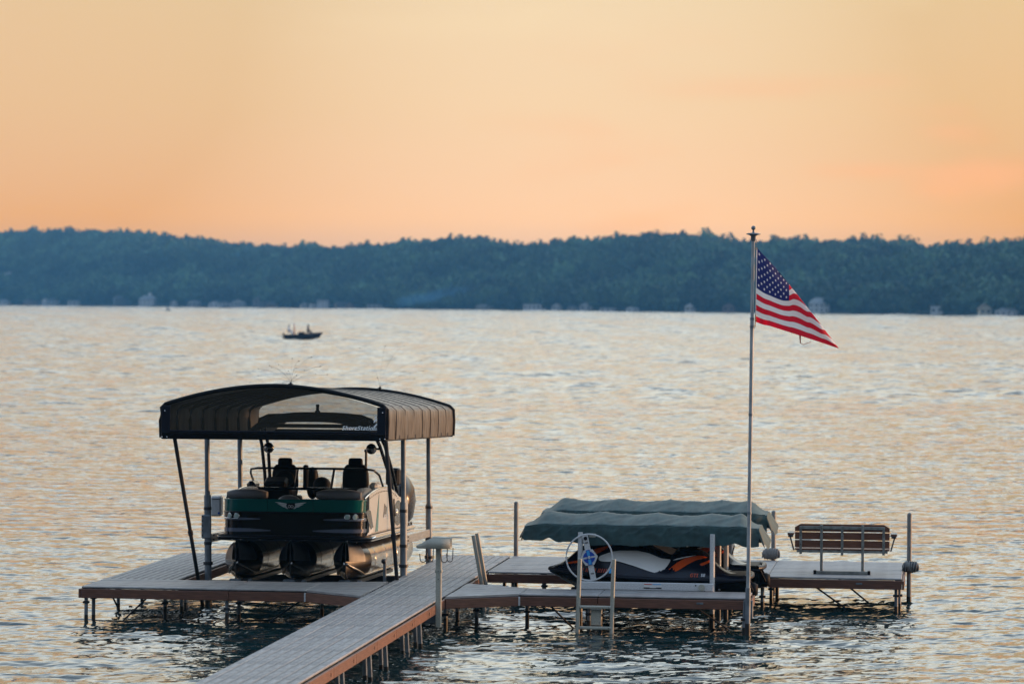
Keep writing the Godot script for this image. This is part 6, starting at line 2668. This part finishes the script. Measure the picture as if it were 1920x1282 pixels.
func make_bench() -> void:
	var at := spot(5.48, 3.62, DECK)
	var b := thing("bench", "brown slatted bench on a metal frame facing out over the lake", "bench", at, dock_basis)
	# seen from behind: +z is the back of the bench
	var m: Material = mats.frame_grey
	for x in [-0.365, 0.365]:
		var st := mb()
		box(st, Vector3(0.05, 0.86, 0.035), Vector3(x, 0.45, 0.0), Basis(Vector3.RIGHT, deg_to_rad(2.0)), 0.006)
		obj("post", st, m, b)
	var st := mb()
	box(st, Vector3(0.92, 0.06, 0.1), Vector3(0, 0.03, 0.0), Basis.IDENTITY, 0.008)
	var foot := obj("base_rail", st, m, b)
	for x in [-0.48, 0.48]:
		st = mb()
		box(st, Vector3(0.05, 0.07, 0.11), Vector3(x, 0.035, 0.0), Basis.IDENTITY, 0.006)
		obj("end_cap", st, mats.black_matt, foot)
	for x in [-0.365, 0.365]:
		st = mb()
		box(st, Vector3(0.05, 0.05, 0.5), Vector3(x, 0.025, -0.3), Basis.IDENTITY, 0.006)
		obj("base_foot", st, m, b)
		st = mb()
		box(st, Vector3(0.04, 0.04, 0.48), Vector3(x, 0.41, -0.25), Basis.IDENTITY, 0.006)
		obj("seat_bracket", st, m, b)
	# backrest: three boards, the upper with clipped corners; straps behind them
	var rows := [[0.535, 0.128], [0.677, 0.128], [0.822, 0.132]]
	for i in 3:
		st = mb()
		var y: float = rows[i][0]
		var hh: float = rows[i][1] / 2
		var w := 0.84
		if i == 2:
			prism(st, PackedVector2Array([Vector2(-w, y - hh), Vector2(w, y - hh), Vector2(w, y + hh - 0.06), Vector2(w - 0.1, y + hh), Vector2(-w + 0.1, y + hh), Vector2(-w, y + hh - 0.06)]), 0.03, Transform3D(Basis.IDENTITY, Vector3(0, 0, -0.04)))
		else:
			box(st, Vector3(w * 2, hh * 2, 0.03), Vector3(0, y, -0.04), Basis.IDENTITY, 0.006)
		obj("back_slat", st, mats.bench_board, b)
	for x in [-0.735, 0.0, 0.735]:
		st = mb()
		box(st, Vector3(0.048, 0.53 if x == 0.0 else 0.5, 0.02), Vector3(x, 0.60, -0.014), Basis.IDENTITY, 0.004)
		var strap := obj("back_strap", st, m, b)
		for y in [0.53, 0.68, 0.82]:
			st = mb()
			ball(st, Vector3(x, y, -0.004), Vector3(0.009, 0.009, 0.005), 8, 4)
			obj("bolt", st, mats.dark_metal, strap)
	st = mb()
	box(st, Vector3(1.5, 0.055, 0.03), Vector3(0, 0.825, -0.012), Basis.IDENTITY, 0.005)
	obj("back_rail", st, m, b)
	for i in 3:
		st = mb()
		box(st, Vector3(1.68, 0.03, 0.13), Vector3(0, 0.435, -0.1 - i * 0.142), Basis.IDENTITY, 0.006)
		obj("seat_slat", st, mats.bench_board, b)
	st = mb()
	box(st, Vector3(1.62, 0.04, 0.03), Vector3(0, 0.40, -0.03), Basis.IDENTITY, 0.005)
	obj("seat_rail", st, m, b)
	for s in [-1, 1]:
		st = mb()
		bar(st, Vector3(s * 0.86, 0.41, -0.12), Vector3(s * 0.935, 0.68, -0.12), 0.03, 0.03)
		obj("arm_support", st, m, b)
		st = mb()
		box(st, Vector3(0.115, 0.03, 0.42), Vector3(s * 0.915, 0.70, -0.22), Basis.IDENTITY, 0.008)
		var arm := obj("armrest", st, mats.bench_board, b)
		st = mb()
		box(st, Vector3(0.09, 0.04, 0.05), Vector3(s * 0.915, 0.67, -0.03), Basis.IDENTITY, 0.008)
		obj("arm_end", st, mats.dark_metal, arm)
		st = mb()
		box(st, Vector3(0.12, 0.012, 0.42), Vector3(s * 0.915, 0.722, -0.22), Basis.IDENTITY, 0.004)
		obj("arm_cap", st, mats.frame_grey, arm)


func mooring_post(at: Vector3, top: float, label: String) -> Node3D:
	var p := thing("mooring_post", label, "post", at, Basis.IDENTITY, "tall posts round the outer dock")
	var st := mb()
	rod(st, Vector3(0, -1.2, 0), Vector3(0, top - 0.03, 0), 0.043, 14)
	var pipe := obj("pipe", st, mats.post_grey, p)
	st = mb()
	ball(st, Vector3(0, top - 0.03, 0), Vector3(0.044, 0.04, 0.044), 14, 8)
	obj("cap", st, mats.post_grey, pipe)
	st = mb()
	rod(st, Vector3(0, -0.3, 0), Vector3(0, 0.12, 0), 0.045, 14)
	obj("wet_sleeve", st, mats.wet_metal, pipe)
	return p


func roll_bumper(at: Vector3, turn: float, long: float, rad: float, label: String, dark: bool) -> void:
	var o := thing("dock_bumper", label, "dock bumper", at, Basis(Vector3.UP, turn), "ribbed roll bumpers on the dock posts")
	var m: Material = mats.rope_grey if not dark else mats.bumper_dark
	# a fat ribbed roll lying across the post
	var rings := []
	for i in 17:
		var t := -1.0 + 2.0 * i / 16.0
		var r := rad * pow(maxf(1.0 - pow(absf(t), 3.5), 0.02), 0.5)
		var ring := PackedVector3Array()
		for k in 20:
			var a := TAU * k / 20.0
			ring.append(Vector3(t * long / 2, sin(a) * r, cos(a) * r))
		rings.append(ring)
	var st := mb()
	loft(st, rings)
	var core := obj("roll", st, m, o)
	for k in 9:
		var t := -0.84 + 1.68 * k / 8.0
		var r := rad * pow(maxf(1.0 - pow(absf(t), 3.5), 0.02), 0.5)
		var path := PackedVector3Array()
		for j in 21:
			var a := TAU * j / 20.0
			path.append(Vector3(t * long / 2 + 0.02 * sin(a + k), sin(a) * r, cos(a) * r))
		st = mb()
		tube(st, path, 0.0125, 6)
		obj("rib", st, m if not dark else mats.post_grey, core)


func make_mooring_posts() -> void:
	mooring_post(spot(-0.76, 6.62), 1.62, "grey post standing at the left end of the outer dock")
	mooring_post(spot(4.12, 6.62), 1.52, "grey post with a pale ribbed bumper behind the far watercraft")
	roll_bumper(spot(4.08, 6.5, 0.72), deg_to_rad(-7.4), 0.34, 0.1, "pale ribbed roll bumper on the dock beside the far watercraft", false)
	var last := mooring_post(Vector3(7.225, 0, -57.9), 1.63, "grey post with a dark bumper at the right end of the outer dock")
	roll_bumper(Vector3(7.24, 0.66, -57.85), deg_to_rad(-7.4), 0.3, 0.1, "dark ribbed roll bumper at the right end of the outer dock", true)
	var st := mb()
	box(st, Vector3(0.14, 0.2, 0.03), Vector3(-0.17, 0.46, 0.25), dock_basis, 0.008)
	obj("bracket", st, mats.galvanised, last)


# ---------------------------------------------------------------- boats out on the lake

func rider(label: String, at: Vector3, turn: float, top_color: Color, leg_color: Color, hair: Color, standing: bool, k := 1.0) -> void:
	# a small far-off figure: one continuous body, with hair and a cap of its own
	var p := thing("person", label, "person", at, Basis(Vector3.UP, turn).scaled(Vector3.ONE * k), "people in the fishing boat")
	var cloth := paint("clothes", top_color, 0.85)
	var st := mb()
	var ring := func(y: float, w: float, d: float, z: float) -> PackedVector3Array:
		var r := PackedVector3Array()
		for i in 12:
			var a := TAU * i / 12.0
			r.append(Vector3(cos(a) * w, y, z + sin(a) * d))
		return r
	var hip := 0.82 if standing else 0.42
	# torso, neck and head in one sweep
	loft(st, [ring.call(hip - 0.06, 0.15, 0.11, 0.0), ring.call(hip + 0.05, 0.17, 0.12, 0.0), ring.call(hip + 0.22, 0.15, 0.10, 0.0), ring.call(hip + 0.40, 0.19, 0.12, 0.01), ring.call(hip + 0.50, 0.19, 0.10, 0.02), ring.call(hip + 0.555, 0.08, 0.07, 0.03), ring.call(hip + 0.60, 0.055, 0.06, 0.035), ring.call(hip + 0.64, 0.075, 0.09, 0.045), ring.call(hip + 0.72, 0.08, 0.10, 0.045), ring.call(hip + 0.80, 0.065, 0.08, 0.04), ring.call(hip + 0.845, 0.025, 0.03, 0.035)])
	for s in [-1, 1]:
		tube(st, PackedVector3Array([Vector3(s * 0.18, hip + 0.47, 0.01), Vector3(s * 0.25, hip + 0.25, 0.04), Vector3(s * 0.18, hip + 0.14, 0.24), Vector3(s * 0.16, hip + 0.15, 0.32)]), 0.055, 8, 0.035)
		if standing:
			tube(st, PackedVector3Array([Vector3(s * 0.09, hip, 0), Vector3(s * 0.1, 0.44, 0.02), Vector3(s * 0.1, 0.04, 0), Vector3(s * 0.1, 0.03, 0.14)]), 0.085, 8, 0.045)
		else:
			tube(st, PackedVector3Array([Vector3(s * 0.09, hip, 0.02), Vector3(s * 0.11, hip + 0.02, 0.42), Vector3(s * 0.11, 0.05, 0.44), Vector3(s * 0.11, 0.03, 0.56)]), 0.085, 8, 0.045)
	obj("body", st, cloth, p)
	st = mb()
	ball(st, Vector3(0, hip + 0.785, 0.02), Vector3(0.088, 0.075, 0.105), 12, 8)
	obj("hair", st, paint("hair", hair, 0.8), p)
	st = mb()
	loft(st, [ring.call(hip - 0.08, 0.16, 0.12, 0.0), ring.call(hip + 0.06, 0.178, 0.128, 0.0)], true, false)
	obj("belt", st, paint("trousers", leg_color, 0.85), p)


func hull_of(st: SurfaceTool, long: float, beam: float, depth: float, rake: float) -> void:
	# an open boat, its bow towards +x
	var rings := []
	for i in 19:
		var t := i / 18.0
		var x := (t - 0.5) * long
		var half := beam / 2 * (1.0 - pow(t, 3.2)) + 0.01
		var sheer := depth * (0.72 + 0.38 * t * t)
		var keel := -0.12 + 0.42 * pow(maxf(t - 0.72, 0.0) / 0.28, 2.0)
		var fore := rake * pow(t, 4.0)
		rings.append(PackedVector3Array([Vector3(x, keel, 0), Vector3(x + fore * 0.3, keel + 0.08, half * 0.7), Vector3(x + fore, sheer, half), Vector3(x + fore, sheer, half - 0.07), Vector3(x + fore * 0.4, 0.12 + keel * 0.5, half * 0.55), Vector3(x + fore * 0.4, 0.12 + keel * 0.5, -half * 0.55), Vector3(x + fore, sheer, -half + 0.07), Vector3(x + fore, sheer, -half), Vector3(x + fore * 0.3, keel + 0.08, -half * 0.7)]))
	loft(st, rings)


func make_far_boats() -> void:
	var navy := paint("far_hull", Color(0.006, 0.01, 0.025), 0.45)
	navy.metallic_specular = 0.25
	var at := Vector3(-29.6, 0.02, -447.0)
	var b := thing("fishing_boat", "dark open fishing boat out on the lake with people aboard", "boat", at, Basis(Vector3.UP, 0.12))
	var st := mb()
	hull_of(st, 4.6, 1.75, 0.98, 0.9)
	obj("hull", st, navy, b)
	st = mb()
	box(st, Vector3(0.24, 0.55, 0.3), Vector3(-2.35, 0.72, 0.0), Basis.IDENTITY, 0.08)
	var motor := obj("outboard_motor", st, mats.black_gloss, b)
	st = mb()
	box(st, Vector3(0.1, 0.9, 0.1), Vector3(-2.48, 0.1, 0.0), Basis.IDENTITY, 0.02)
	obj("motor_leg", st, mats.black_matt, motor)
	for x in [-1.5, -0.1, 1.1]:
		st = mb()
		box(st, Vector3(0.4, 0.08, 1.35), Vector3(x, 0.46, 0), Basis.IDENTITY, 0.02)
		obj("thwart", st, mats.black_matt, b)
	st = mb()
	box(st, Vector3(0.9, 0.7, 0.7), Vector3(0.15, 0.75, 0.2), Basis.IDENTITY, 0.06)
	obj("console", st, mats.hull_navy, b)
	st = mb()
	rod(st, Vector3(-0.85, 0.5, 0.1), Vector3(-0.88, 2.25, 0.1), 0.1, 8, 0.05)
	obj("red_pole", st, mats.red_cloth, b)
	for p in [[Vector3(1.7, 0.75, 0.2), Vector3(2.3, 1.05, 0.4)], [Vector3(0.7, 0.7, 0.2), Vector3(0.72, 1.25, 0.2)]]:
		st = mb()
		rod(st, p[0], p[1], 0.02, 6)
		obj("fishing_rod", st, mats.dark_metal, b)
	rider("seated person in pale blue clothes at the stern of the fishing boat", at + Vector3(-1.6, 0.62, 0.1), 1.3, Color(0.30, 0.38, 0.50), Color(0.03, 0.04, 0.06), Color(0.02, 0.018, 0.015), false, 1.15)
	rider("person in dark clothes sitting high in the bow of the fishing boat", at + Vector3(1.05, 0.55, -0.05), 1.2, Color(0.02, 0.024, 0.045), Color(0.02, 0.022, 0.03), Color(0.015, 0.012, 0.01), false, 1.25)

	for spec in [[-166.6, -1546.0, 2.6, "tiny motorboat far off on the left with its windscreen facing the camera"], [-205.0, -2280.0, 9.0, "low dark boat moored far off by the left shore"]]:
		var o := thing("motorboat", spec[3], "boat", Vector3(spec[0], 0.02, spec[1]), Basis(Vector3.UP, 0.1))
		st = mb()
		hull_of(st, spec[2], 2.1, 1.0, 0.2)
		obj("hull", st, navy, o)
		st = mb()
		box(st, Vector3(spec[2] * 0.5, 1.0, 1.5), Vector3(0, 1.4, 0), Basis.IDENTITY, 0.15)
		obj("cabin", st, mats.white_paint if spec[2] < 4.0 else mats.hull_navy, o)
		st = mb()
		box(st, Vector3(spec[2] * 0.4, 0.4, 1.52), Vector3(0, 1.6, 0.01), Basis.IDENTITY, 0.05)
		obj("windscreen", st, mats.window_dark, o)
